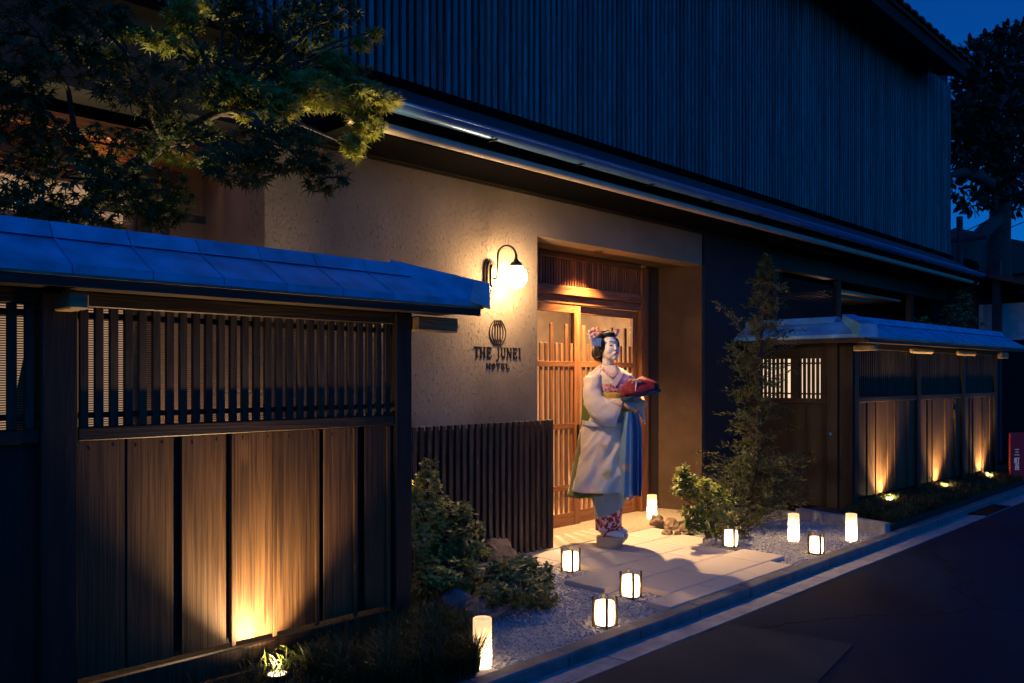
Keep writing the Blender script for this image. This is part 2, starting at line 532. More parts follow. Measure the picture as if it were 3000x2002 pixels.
def leaves(name, mat, parent, tv, tf, pos, nrm, up, scl):
    """one mesh of many leaves: template tv/tf placed at pos with normal nrm, tip direction up"""
    tv = np.asarray(tv, float)
    N, k = len(pos), len(tv)
    nrm = nrm / np.linalg.norm(nrm, axis=1, keepdims=True)
    yv = up - nrm * np.sum(up * nrm, axis=1, keepdims=True)
    yv /= np.maximum(np.linalg.norm(yv, axis=1, keepdims=True), 1e-6)
    xv = np.cross(yv, nrm)
    V = (pos[:, None, :] + scl[:, None, None] * (tv[None, :, 0:1] * xv[:, None, :] + tv[None, :, 1:2] * yv[:, None, :] + tv[None, :, 2:3] * nrm[:, None, :]))
    V = V.reshape(-1, 3)
    fl = np.array([len(f) for f in tf])
    flat = np.concatenate([np.array(f) for f in tf])
    L = len(flat)
    loops = (flat[None, :] + (np.arange(N) * k)[:, None]).reshape(-1)
    counts = np.tile(fl, N)
    starts = np.concatenate([[0], np.cumsum(counts)[:-1]])
    me = bpy.data.meshes.new(name)
    me.vertices.add(len(V)); me.vertices.foreach_set('co', V.astype(np.float32).reshape(-1))
    me.loops.add(L * N); me.loops.foreach_set('vertex_index', loops.astype(np.int32))
    me.polygons.add(len(counts)); me.polygons.foreach_set('loop_start', starts.astype(np.int32))
    try:
        me.polygons.foreach_set('loop_total', counts.astype(np.int32))
    except Exception:
        pass
    me.materials.append(MATS[mat])
    me.update(calc_edges=True)
    me.validate()
    return link(name, me, parent)
def maple_leaf():
    pts = [(0, -0.12, 0)]
    for a, r in ((-128, .42), (-104, .20), (-80, .72), (-58, .22), (-38, .92), (-18, .26), (0, 1.0), (18, .26), (38, .92), (58, .22), (80, .72), (104, .20), (128, .42)):
        pts.append((r * math.sin(R(a)), r * math.cos(R(a)), -0.16 * r * r))
    n = len(pts)
    return [(0, 0.1, 0.05)] + pts, [(0, 1 + i, 1 + (i + 1) % n) for i in range(n)]
OVAL = ([(0, 0, 0), (.22, .35, .04), (.16, .78, .02), (0, 1, -.06), (-.16, .78, .02), (-.22, .35, .04), (0, .5, -.02)],
        [(0, 1, 6), (1, 2, 6), (2, 3, 6), (3, 4, 6), (4, 5, 6), (5, 0, 6)])
LANCE = ([(0, 0, 0), (.10, .4, .03), (0, 1, -.10), (-.10, .4, .03)], [(0, 1, 2), (0, 2, 3)])
def rdir(n, flat=1.0):
    d = rng.normal(size=(n, 3)); d[:, 2] *= flat
    return d / np.linalg.norm(d, axis=1, keepdims=True)
def blades(name, mat, parent, pos, length, lean, width):
    """grass: each blade a bent tapering strip"""
    N = len(pos)
    az = rng.uniform(0, 2 * np.pi, N)
    d = np.stack([np.cos(az), np.sin(az), np.zeros(N)], 1)
    side = np.stack([-np.sin(az), np.cos(az), np.zeros(N)], 1)
    V = np.zeros((N, 7, 3))
    for i, t in enumerate((0, .4, .75, 1.0)):
        h = np.stack([np.zeros(N), np.zeros(N), length * (t - 0.42 * lean * t * t)], 1)
        c = pos + d * (length * lean * t * t * 0.75)[:, None] + h
        w = (width * (1 - 0.25 * t))[:, None] * side
        if i < 3:
            V[:, 2 * i] = c - w; V[:, 2 * i + 1] = c + w
        else:
            V[:, 6] = c
    tf = [(0, 1, 3, 2), (2, 3, 5, 4), (4, 5, 6)]
    fl = np.array([4, 4, 3]); flat = np.concatenate([np.array(f) for f in tf])
    loops = (flat[None, :] + (np.arange(N) * 7)[:, None]).reshape(-1)
    counts = np.tile(fl, N); starts = np.concatenate([[0], np.cumsum(counts)[:-1]])
    me = bpy.data.meshes.new(name)
    me.vertices.add(N * 7); me.vertices.foreach_set('co', V.astype(np.float32).reshape(-1))
    me.loops.add(len(loops)); me.loops.foreach_set('vertex_index', loops.astype(np.int32))
    me.polygons.add(len(counts)); me.polygons.foreach_set('loop_start', starts.astype(np.int32))
    try:
        me.polygons.foreach_set('loop_total', counts.astype(np.int32))
    except Exception:
        pass
    me.materials.append(MATS[mat]); me.update(calc_edges=True); me.validate()
    return link(name, me, parent)
def lamp(name, typ, loc, power, col, parent=None, radius=0.03, **kw):
    l = bpy.data.lights.new(name, typ)
    l.energy = power; l.color = col
    if typ in ('POINT', 'SPOT'):
        l.shadow_soft_size = radius
    for k, v in kw.items():
        setattr(l, k, v)
    return link(name, l, parent, loc)
def aim(o, target):
    """turn a light so that it shines towards a point (given in its parent's space)"""
    d = Vector(target) - Vector(o.location)
    o.rotation_euler = d.to_track_quat('-Z', 'Y').to_euler()
WARM = (1.0, 0.62, 0.30)
# ================================================================== THE SETTING
KY = 2.69                      # street face of the kerb
RZ = -0.06                     # road level; the paving stones are level 0
def structure(o):
    o['kind'] = 'structure'
    return o
# ground under everything
MB().box(-60, 120, -60, 120, -0.35, -0.13).build('ground', 'soil')
structure(bpy.data.objects['ground'])
# road with two older patches of asphalt
structure(MB().box(-30, 60, -6.0, 2.506, -0.13, RZ).build('road', 'asphalt'))
simple('asphalt_patch', (0.030, 0.030, 0.031), 0.95, var=0.25, scale=3, bmp=0.5, bscale=150, bdist=0.004)
road = bpy.data.objects['road']
pa = [gnd(2160, 1805, RZ), gnd(2640, 1880, RZ), gnd(2780, 1800, RZ), gnd(2420, 1740, RZ)]
pb = [gnd(1500, 2060, RZ), gnd(2140, 1830, RZ), gnd(2500, 1890, RZ), gnd(2300, 2100, RZ)]
for poly in (pb,):
    MB().prism([(p.x, p.y) for p in poly], RZ + 0.0005, RZ + 0.004, 'z').build('asphalt_patch', 'asphalt_patch', road)
# gutter slabs
gut = structure(MB().box(-8, 24, 2.508, KY - 0.004, -0.13, RZ - 0.022).build('gutter', 'soil'))
sl = MB().prism([(0.0, -0.03), (0.18, -0.03), (0.18, -0.006), (0.0, 0.006)], 0.004, 0.596, 'x').mesh('gutter_slab', 'concrete')
for i in range(-8, 34):
    o = link('gutter_slab', sl, gut, (i * 0.6 + 0.33, 2.509, RZ + random.uniform(-.002, .002)))
# iron drain grate let into the gutter
dg = thing('drain_grate', 'iron drain grate let into the gutter before the far grass bed', 'grate', (9.45, 2.512, RZ))
bx('frame', 'black_metal', dg, 0, .9, 0, .02, -.02, .014); bx('frame', 'black_metal', dg, 0, .9, .155, .175, -.02, .014)
gbar = MB().box(-.006, .006, .021, .154, -.015, .012).mesh('bar', 'black_metal')
copies('bar', gbar, dg, [(.03 + i * .035, 0, 0) for i in range(25)])
# kerb stones
kerb = structure(MB().box(-8, 24, KY + 0.006, KY + 0.094, -0.13, -0.03).build('kerb', 'soil'))
ks = MB().box(0.003, 0.597, 0, 0.1, -0.12, 0.0, 0.008).mesh('kerb_stone', 'kerb_stone')
for i in range(-8, 34):
    link('kerb_stone', ks, kerb, (i * 0.6 + 0.1, KY, random.uniform(-.003, .002)))
# gravel bed
gravel_bed = structure(MB().box(2.6, 8.2, KY + 0.1, 4.62, -0.12, -0.035).build('gravel_bed', 'gravel'))
def paving_free(x, y):
    rows = [(2.79, 2.99, 4.14, 5.72), (2.99, 3.345, 4.42, 5.97), (3.345, 3.70, 4.20, 5.86), (3.70, 4.05, 4.62, 6.15), (4.05, 4.62, 4.0, 7.4)]
    for y0, y1, x0, x1 in rows:
        if y0 - .01 < y < y1 + .01 and x0 - .01 < x < x1 + .01:
            return False
    return True
ico = bmesh.new(); bmesh.ops.create_icosphere(ico, subdivisions=1, radius=1.0)
ICO_V = np.array([v.co[:] for v in ico.verts]); ICO_F = [[v.index for v in f.verts] for f in ico.faces]; ico.free()
def pebbles(name, mat, pts, smin, smax):
    P = np.array(pts); N = len(P)
    s = rng.uniform(smin, smax, N)
    tv = ICO_V.copy(); tv[:, 2] *= 0.62
    tv *= 1 + rng.uniform(-.2, .2, (len(tv), 1))
    return leaves(name, mat, None, tv, ICO_F, P, rdir(N) * .5 + np.array([0, 0, 1.]), rdir(N), s)
pts = []
while len(pts) < 15000:
    x, y = random.uniform(2.75, 8.1), random.uniform(KY + .11, 4.45)
    if paving_free(x, y):
        pts.append((x, y, -0.034 + random.uniform(-.003, .005)))
simple('gravel_stone', (0.36, 0.37, 0.39), 0.85, var=0.5, scale=60)
tag(pebbles('gravel', 'gravel_stone', pts, 0.006, 0.012), 'pale crushed stone gravel round the paving', 'gravel', kind='stuff')
# paving stones
pave = structure(MB().box(4.24, 5.66, 2.80, 4.40, -0.12, -0.055).build('pavement', 'soil'))
def paver(x0, x1, y0, y1):
    o = bx('paving_stone', 'granite', pave, x0 + .0035, x1 - .0035, y0 + .0035, y1 - .0035, -0.06, random.uniform(-.0015, .0015), 0.004)
    return o
for x0, x1, y0, y1 in [
        (4.14, 4.72, 2.795, 2.985), (4.72, 5.27, 2.795, 2.985), (5.27, 5.72, 2.795, 2.985),
        (4.42, 5.02, 2.985, 3.345), (5.02, 5.62, 2.985, 3.345), (5.62, 5.97, 2.985, 3.345),
        (4.20, 4.80, 3.345, 3.70), (4.80, 5.40, 3.345, 3.70), (5.40, 5.86, 3.345, 3.70),
        (4.62, 5.20, 3.70, 4.05), (5.20, 5.72, 3.70, 4.05), (5.72, 6.15, 3.70, 4.05),
        (4.00, 4.58, 4.05, 4.40), (4.58, 5.16, 4.05, 4.40), (5.16, 5.74, 4.05, 4.40), (5.74, 6.22, 4.05, 4.40)]:
    paver(x0, x1, y0, y1)
# porch floor before the door
porch = structure(MB().box(4.0, 7.6, 4.402, 5.06, -0.12, -0.04).build('porch_floor', 'soil'))
xx = 4.0
for w in (0.9, 0.9, 0.9, 0.9):
    bx('porch_slab', 'porch_stone', porch, xx + .001, xx + w - .001, 4.404, 5.05, -0.06, 0.003, 0.003)
    xx += w
# planting bed on the far side of the gravel, its stone edge
bed2 = structure(MB().box(6.9, 14.0, KY + 0.1, 4.5, -0.12, -0.02).build('planting_bed', 'soil'))
bed2.location = (0, 0, -0.02)
bedr = structure(MB().prism([(7.62, 2.80), (14.0, 2.80), (14.0, 3.60), (7.9, 3.75)], -0.12, 0.045, 'z').build('planting_bed', 'soil'))
edge = thing('bed_edging', 'low grey stone edging between the gravel and the far grass bed', 'edging', (7.55, 2.80, -0.05), R(76))
for i in range(3):
    bx('edging_stone', 'concrete', edge, i * .33 + .002, i * .33 + .327, -0.04, 0.04, 0, 0.125, .006)
# left planting bed under the near fence
structure(MB().prism([(-1.5, 2.80), (2.55, 2.80), (2.95, 3.15), (3.15, 3.6), (3.9, 3.9), (4.0, 4.54), (-1.5, 4.54)], -0.12, -0.012, 'z').build('planting_bed', 'soil'))
# garden ground behind the near fence
structure(MB().box(-3, 2.43, 4.56, 5.5, -0.12, -0.01).build('garden_ground', 'soil'))

# ================================================================== THE HOTEL
WY = 4.55                       # street face of the ground-floor wall
DY = 4.98                       # street face of the door frame
hotel = thing('hotel_building', 'two-storey dark timber hotel with slatted upper floor and tan plaster entrance wall', 'building')
def wbox(name, mat, *b, c=0.0, parent=hotel):
    return MB().box(*b, c).build(name, mat, parent)
XL, XR = 4.84, 7.30             # door opening
wbox('wall', 'plaster_rough', 2.44, XL, WY, WY + .2, -.1, 2.90)
wbox('wall', 'plaster_smooth', XL + .001, XR - .001, WY + .001, WY + .2, 2.525, 2.90)
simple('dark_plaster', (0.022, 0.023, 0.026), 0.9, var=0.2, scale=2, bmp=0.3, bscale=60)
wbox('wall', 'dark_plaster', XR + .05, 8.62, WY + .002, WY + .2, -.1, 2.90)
# splayed right reveal and its plinth
MB().prism([(XR - .001, WY + .004), (XR + .048, WY + .004), (XR + .048, 5.05), (7.18, 5.05), (7.18, DY)], 0.27, 2.525, 'z').build('jamb', 'plaster_jamb', hotel)
MB().prism([(XR - .004, WY + .002), (XR + .048, WY + .002), (XR + .048, 5.05), (7.177, 5.05), (7.177, DY)], 0.0, 0.268, 'z').build('plinth', 'plaster_jamb', hotel)
# left reveal
wbox('jamb', 'plaster_jamb', XL - .1, XL - .001, WY + .202, 5.05, 0, 2.525)
wbox('soffit', 'plaster_jamb', XL, XR + .05, WY + .202, 5.10, 2.53, 2.62)
# --- eaves over the ground floor
wbox('eave_soffit', 'dark_paint', 2.72, 14.8, 4.09, 4.70, 2.862, 2.90)
wbox('trim_strip', 'black_metal', 2.72, 8.6, WY - .035, WY - .003, 2.838, 2.860)
wbox('trim_strip', 'iron', 2.72, 8.6, WY - .047, WY - .037, 2.846, 2.860)
MB().tube([(2.72, 4.085, 2.902), (14.8, 4.085, 2.902)], 0.032, 14).build('eave_rail', 'cream_metal', hotel, smooth=True)
wbox('fascia_board', 'dark_paint', 2.72, 14.8, 4.055, 4.085, 2.94, 3.03)
MB().prism([(4.03, 3.035), (4.60, 3.36), (4.60, 3.40), (4.02, 3.06)], 2.72, 14.8, 'x').build('pent_roof', 'pent_metal', hotel)
def halfpipe(r, th, y, z):
    o = [(y + r * math.cos(a), z + r * math.sin(a)) for a in [math.pi + math.pi * k / 10 for k in range(11)]]
    i = [(y + (r - th) * math.cos(a), z + (r - th) * math.sin(a)) for a in [2 * math.pi - math.pi * k / 10 for k in range(11)]]
    return o + i
gt = MB().prism(halfpipe(.052, .004, 3.998, 3.03), 2.72, 14.75, 'x')
gt.tube([(2.72, 3.948, 3.033), (14.75, 3.948, 3.033)], .011, 8)
gt.build('gutter', 'gutter_metal', hotel, smooth=True)
gbm = MB().box(-.008, .008, -.06, .075, -.065, -.056).mesh('gutter_bracket', 'black_metal')
copies('gutter_bracket', gbm, hotel, [(x, 3.998, 3.03) for x in np.arange(2.9, 14.7, 0.9)])
MB().tube([(14.55, 4.0, 2.97), (14.55, 4.06, 2.86), (14.55, 4.2, 2.78), (14.55, 4.2, 0.1)], .035, 10).build('downpipe', 'black_metal', hotel, smooth=True)
# --- slatted upper floor
wbox('upper_wall', 'backing', 0.2, 15.25, 4.66, 4.8, 2.9, 6.9)
wbox('sill_board', 'dark_paint', 0.2, 15.22, 4.555, 4.66, 3.385, 3.45, c=.004)
sm = MB().box(-.019, .019, -.018, .018, -1.44, 1.44, .003).mesh('slat', 'slat_dark')
for x in np.arange(1.0, 15.2, 0.068):
    o = link('slat', sm, hotel, (float(x) + random.uniform(-.002, .002), 4.60 + random.uniform(-.002, .002), 3.452 + 1.44), R(random.uniform(-2.5, 2.5)))
for z in (4.1, 4.9, 5.7):
    wbox('slat_rail', 'backing', 0.9, 15.2, 4.622, 4.658, z, z + .06)
wbox('back_wall', 'backing', -3.0, 15.2, 6.6, 6.8, 0, 7.0)
wbox('upper_floor', 'backing', -3.0, 15.2, 4.801, 6.598, 2.905, 3.1)
wbox('side_wall', 'backing', -3.0, -2.8, 5.56, 6.598, 0, 2.9)
wbox('side_wall', 'backing', 0.2, 0.4, 4.81, 6.598, 3.11, 6.8)
wbox('side_wall', 'backing', 15.0, 15.2, 4.81, 6.598, 0, 6.8)
# --- main eaves and roof
MB().prism([(4.62, 6.36), (4.40, 6.19), (4.40, 6.16), (4.64, 6.34)], 0.2, 14.05, 'x').build('soffit_board', 'soffit_wood', hotel)
MB().prism([(4.40, 6.19), (4.06, 6.05), (4.03, 6.05), (4.03, 6.20), (4.66, 6.50), (4.66, 6.40)], 0.2, 14.05, 'x').build('eave_beam', 'backing', hotel)
roof = MB().prism([(4.00, 6.215), (7.2, 7.95), (7.2, 7.99), (3.98, 6.245)], 0.0, 14.15, 'x').build('roof', 'tile_clay', hotel)
tl = MB()
pr = [(.135 * math.cos(a), .045 * math.sin(a)) for a in np.linspace(math.pi, 0, 9)]
tl.prism(pr + [(p[0] * .82, p[1] * .7 - .006) for p in pr[::-1]], 0, 0.32, 'y')
tlm = tl.mesh('roof_tile', 'tile_clay')
for i in range(52):
    o = link('roof_tile', tlm, roof, (0.15 + i * 0.272, 3.94, 6.24))
    o.rotation_euler = (R(28), 0, 0)
# --- room behind the door
wbox('room_wall', 'room_wall', 4.6, 7.4, 6.3, 6.4, 0, 2.7)
wbox('room_wall', 'room_wall', 4.60, 4.735, 5.06, 6.3, 0, 2.7)
wbox('room_wall', 'room_wall', 7.35, 7.45, 5.06, 6.3, 0, 2.7)
wbox('room_ceiling', 'room_wall', 4.6, 7.45, 5.105, 6.4, 2.63, 2.72)
structure_floor = wbox('room_floor', 'room_floor', 4.6, 7.45, 5.062, 6.4, -0.1, 0.02)
# --- door frame
wbox('door_post', 'door_wood', 6.855, 6.975, DY, 5.06, 0, 2.50, c=.004)
wbox('door_post', 'post_dark', 6.978, 7.175, DY + .02, 5.07, 0, 2.525)
wbox('door_post', 'door_wood', XL + .002, XL + .06, DY, 5.06, 0, 2.50, c=.004)
wbox('door_head', 'door_wood_x', XL + .062, 6.853, DY + .002, 5.06, 2.47, 2.522, c=.004)
wbox('transom_rail', 'door_wood_x', XL + .062, 6.853, DY - .035, 5.06, 2.13, 2.215, c=.005)
wbox('door_lintel', 'door_wood_x', XL + .062, 6.853, DY + .004, 5.06, 2.055, 2.128, c=.003)
tr = thing('transom', None, None); tr.parent = hotel
tsm = MB().box(-.011, .011, -.012, .012, -.1265, .1265, .002).mesh('slat', 'door_wood')
for x in np.arange(XL + .09, 6.84, 0.0365):
    link('slat', tsm, tr, (float(x), DY + .03, 2.3425))
bx('board', 'post_dark', tr, XL + .064, 6.851, DY + .052, DY + .058, 2.217, 2.468)
# --- two sliding lattice doors
def sliding_door(x0, x1, yoff):
    d = thing('sliding_door', None, None); d.parent = hotel
    y0 = DY + yoff
    zt = 2.05
    bx('stile', 'door_wood', d, x0, x0 + .085, y0, y0 + .034, 0.006, zt, .003)
    bx('stile', 'door_wood', d, x1 - .085, x1, y0, y0 + .034, 0.006, zt, .003)
    a, b = x0 + .086, x1 - .086
    bx('rail', 'door_wood_x', d, a, b, y0 + .001, y0 + .033, zt - .075, zt, .003)
    bx('kick_board', 'door_wood_x', d, a, b, y0 + .003, y0 + .030, 0.006, .125, .003)
    for z in (0.335, 0.90, 1.475):
        bx('rail', 'door_wood_x', d, a, b, y0 - .002, y0 + .006, z, z + .05, .002)
    n = 12
    p = (b - a) / n
    for i in range(n):
        tall = i % 3 == 1
        h = 1.87 if tall else 1.69
        w = .019 if tall else .016
        cx = a + (i + .5) * p
        bx('slat', 'door_wood', d, cx - w, cx + w, y0 + .007, y0 + .022, .126, h, .002)
    bx('pane', 'door_glass', d, a, b, y0 + .025, y0 + .028, .126, zt - .076)
    return d
sliding_door(XL + .064, 5.905, 0.012)
dr = sliding_door(5.812, 6.852, 0.048)
hd = MB().box(-.016, .016, -.012, 0, -.14, .14, .005); hd.box(-.009, .009, -.026, -.012, -.09, .09, .003)
hd.build('handle', 'black_metal', bpy.data.objects['sliding_door'], (5.862, DY + .011, 0.80))
# --- warm lamps of the entrance: a recessed downlight and the hall lamp behind the door
dl = MB().lathe([(.045, 2.527), (.045, 2.520), (.034, 2.520), (.030, 2.5275)], 5.84, 4.72, 20)
dl.build('downlight', 'black_metal', hotel, smooth=True)
l = lamp('downlight_lamp', 'SPOT', (5.84, 4.72, 2.515), 720, (1, .62, .28), hotel, .025, spot_size=R(106), spot_blend=1.0)
aim(l, (5.84, 4.70, 0))
lamp('hall_lamp', 'POINT', (5.7, 5.75, 1.9), 60, (1, .60, .32), hotel, .12)
lamp('hall_floor_lamp', 'POINT', (5.75, 5.42, 0.34), 90, (1, .66, .36), hotel, .02)

# --- left bay behind the near fence: recessed smooth wall with a lit window
wbox('bay_wall', 'plaster_smooth', -3.0, 0.85, 5.40, 5.55, 0, 3.0)
wbox('bay_wall', 'plaster_smooth', 2.0, 2.60, 5.401, 5.55, 0, 3.0)
wbox('bay_wall', 'plaster_smooth', 0.851, 1.999, 5.402, 5.55, 0, 0.9)
wbox('bay_wall', 'plaster_smooth', 0.851, 1.999, 5.402, 5.55, 2.62, 3.0)
wbox('bay_wall', 'plaster_smooth', 2.441, 2.60, WY + .202, 5.398, 0, 3.0)
wbox('bay_post', 'post_dark', 2.001, 2.075, 5.33, 5.399, 0, 2.9)
wn = thing('window', None, None); wn.parent = hotel
bx('frame', 'bracket_wood', wn, 0.853, 0.90, 5.40, 5.45, 0.9, 2.62)
bx('frame', 'bracket_wood', wn, 1.945, 1.998, 5.40, 5.45, 0.9, 2.62)
bx('frame', 'bracket_wood', wn, 0.901, 1.944, 5.40, 5.45, 2.30, 2.345)
bx('frame', 'bracket_wood', wn, 0.901, 1.944, 5.40, 5.45, 2.56, 2.62)
bx('pane', 'lit_window', wn, 0.901, 1.944, 5.46, 5.47, 0.9, 2.60)
wbox('porch_beam', 'soffit_wood', -3.0, 2.40, 4.93, 4.97, 2.745, 2.83)
wbox('porch_ceiling', 'soffit_wood', -3.0, 2.42, 4.972, 5.398, 2.80, 2.83)
wbox('porch_beam', 'post_dark', -3.0, 2.2, 5.16, 5.21, 2.62, 2.68)
wbox('porch_beam', 'soffit_wood', -3.0, 2.2, 5.24, 5.27, 2.60, 2.78)
hg = MB().box(-.025, .025, -.02, .02, -.30, .23); hg.box(-.40, .25, -.034, -.021, -.10, -.05)
hg.build('blind_hanger', 'post_dark', hotel, (2.06, 5.10, 2.45))
lamp('bay_lamp', 'POINT', (1.75, 5.15, 2.68), 1.5, (1, .58, .28), hotel, .05)
lamp('garden_lamp', 'POINT', (2.15, 4.95, 0.75), 22, (1, .62, .34), hotel, .08)
l = lamp('leaf_fill_spot', 'SPOT', (3.22, 4.22, 0.08), 1100, (1, .70, .32), hotel, .03, spot_size=R(42), spot_blend=1.0)  # unseen spot, added to brighten the maple tip
aim(l, (2.22, 3.76, 2.95))
MB().lathe([(.05, 0), (.05, .05), (.06, .055), (.06, .07), (.045, .07)], 3.22, 4.22, 18).build('leaf_fill_housing', 'black_metal', hotel)  # housing made up for the added spot
l = lamp('leaf_fill_spot', 'SPOT', (1.20, 4.40, 0.08), 420, (1, .74, .36), hotel, .03, spot_size=R(52), spot_blend=.9)  # second unseen spot and its housing, added to light the upper maple clumps
aim(l, (1.42, 4.10, 3.0))
MB().lathe([(.05, 0), (.05, .05), (.06, .055), (.06, .07), (.045, .07)], 1.20, 4.40, 18).build('leaf_fill_housing', 'black_metal', hotel)

# --- right bay behind the far fence: blind, posts, lit ceiling, plank wall
wbox('bay_wall', 'dark_plaster', 8.60, 15.2, 5.8, 5.9, 0, 3.0)
wbox('bay_wall', 'dark_plaster', 8.46, 8.618, WY + .203, 5.8, 0, 2.9)
wbox('bay_post', 'screen_slat', 8.96, 9.05, 4.62, 4.70, 0, 2.86)
wbox('bay_post', 'screen_slat', 10.75, 10.83, 4.62, 4.70, 0, 2.86)
wbox('bay_post', 'screen_slat', 13.4, 13.5, 4.62, 4.70, 0, 2.86)
wbox('bay_beam', 'post_dark', 8.62, 15.0, 4.60, 4.72, 2.66, 2.86)
wbox('bay_window', 'lit_window', 8.63, 9.4, 5.0, 5.01, 1.2, 2.18)
blind = thing('reed_blind', None, None); blind.parent = hotel
bm_ = MB()
for k in range(46):
    bm_.box(9.06, 10.74, 4.66, 4.664, 1.62 + k * .021, 1.62 + k * .021 + .019)
simple('reed_dark', (.045, .034, .03), .95, var=.3, scale=40, spec=.03)
bm_.build('reeds', 'reed_dark', blind)
blind.children[0]['kind'] = 'stuff'
wbox('bay_ceiling', 'cream_metal', 10.84, 13.3, 4.74, 5.78, 2.55, 2.58)
wbox('bay_ceiling_trim', 'door_wood_x', 10.84, 12.2, 4.76, 4.80, 2.47, 2.52)
pk = MB().box(-.062, .062, -.012, .012, -.8, .8, .003).mesh('plank', 'screen_slat')
for i in range(36):
    link('plank', pk, hotel, (10.9 + i * .13, 5.0, 1.30))
wbox('plank_cap', 'bracket_wood', 10.84, 15.4, 4.97, 5.03, 2.105, 2.13)
lamp('bay_ceiling_lamp', 'POINT', (11.6, 5.2, 2.25), 3, (1, .62, .36), hotel, .05)
# ================================================================== FENCES
# roof section across the fence: local y is depth (minus = street side), heights in metres
def sheet(parent, xe0, xe1, xr0, xr1, side=-1):
    """one folded metal sheet of the slope; e = at the eave, r = at the ridge"""
    ye, yr = side * .325, side * .06
    ze, zr, th = 1.775, 1.918, .020
    m = MB()
    m.hexa([(xe0, ye, ze - .0), (xe1, ye, ze - .0), (xr1, yr, zr - .0), (xr0, yr, zr - .0),
            (xe0, ye, ze + th), (xe1, ye, ze + th), (xr1, yr, zr + th), (xr0, yr, zr + th)])
    m.hexa([(xe0, ye - .006, ze - .012), (xe1, ye - .006, ze - .012), (xe1, ye - .0005, ze - .012), (xe0, ye - .0005, ze - .012),
            (xe0, ye - .006, ze + th + .003), (xe1, ye - .006, ze + th + .003), (xe1, ye - .0005, ze + th + .003), (xe0, ye - .0005, ze + th + .003)])
    if xe1 - xe0 > .1 and side < 0:
        m.hexa([(xe0 + .001, ye, ze + th), (xe0 + .011, ye, ze + th), (xr0 + .011, yr, zr + th), (xr0 + .001, yr, zr + th),
                (xe0 + .002, ye, ze + th + .007), (xe0 + .009, ye, ze + th + .007), (xr0 + .009, yr, zr + th + .007), (xr0 + .002, yr, zr + th + .007)])
    return m.build('roof_sheet', 'roof_metal', parent)
def ridge_piece(parent, x0, x1):
    return MB().prism([(-.105, 1.925), (-.095, 1.935), (-.05, 1.995), (.05, 1.995), (.095, 1.935), (.105, 1.925)], x0, x1, 'x').build('ridge_cap', 'roof_metal', parent)
def fence_roof(parent, x0, x1, hip0=0.0, hip1=0.0, pitch=0.30):
    """ridge runs x0..x1; a hip end lets the eave run .32 further"""
    n = max(1, round((x1 - x0) / pitch))
    p = (x1 - x0) / n
    rf = thing('roof', None, None); rf.parent = parent
    for i in range(n):
        a, b = x0 + i * p + .002, x0 + (i + 1) * p - .002
        ea, eb = a, b
        if i == 0: ea -= hip0
        if i == n - 1: eb += hip1
        sheet(rf, ea, eb, a, b, -1)
        sheet(rf, a, b, a, b, 1)
        ridge_piece(rf, a, b)
    MB().prism([(x0 - max(0, hip0 - .06), -.30), (x1 + max(0, hip1 - .06), -.30), (x1 + max(0, hip1 - .06), 0), (x1, 0), (x1, .30), (x0, .30), (x0, 0), (x0 - max(0, hip0 - .06), 0)], 1.730, 1.762, 'z').build('eave_board', 'fence_frame_x', rf)
    MB().box(x0 - max(0, hip0 - .005), x1 + max(0, hip1 - .005), -.331, -.3225, 1.752, 1.7625).build('drip_edge', 'fascia_wood', rf)
    MB().box(x0 - max(0, hip0 - .02), x1 + max(0, hip1 - .02), -.322, -.302, 1.715, 1.772).build('fascia', 'fence_frame_x', rf)
    return rf
def hip_cap(parent, c, e):
    """folded metal cap over a hip, from the ridge corner c to the eave corner e (local xy)"""
    d = (Vector(e) - Vector(c)); L = d.length; d.normalize()
    s = Vector((-d.y, d.x))
    w = .078
    def P(t, k, z):
        q = Vector(c) + d * t + s * k
        return (q.x, q.y, z)
    m = MB()
    z0, z1 = 2.018, 1.888
    L2 = L + .03
    m.hexa([P(-.05, -w, z0 - .10), P(L2, -w * 1.15, z1 - .13), P(L2, w * 1.15, z1 - .13), P(-.05, w, z0 - .10),
            P(-.05, -w * .7, z0), P(L2, -w * 1.0, z1), P(L2, w * 1.0, z1), P(-.05, w * .7, z0)])
    m.build('hip_cap', 'roof_metal', parent)
NAIL = MB().box(-.0032, .0032, -.0022, -.0002, -.0032, .0032).mesh('nail', 'iron')
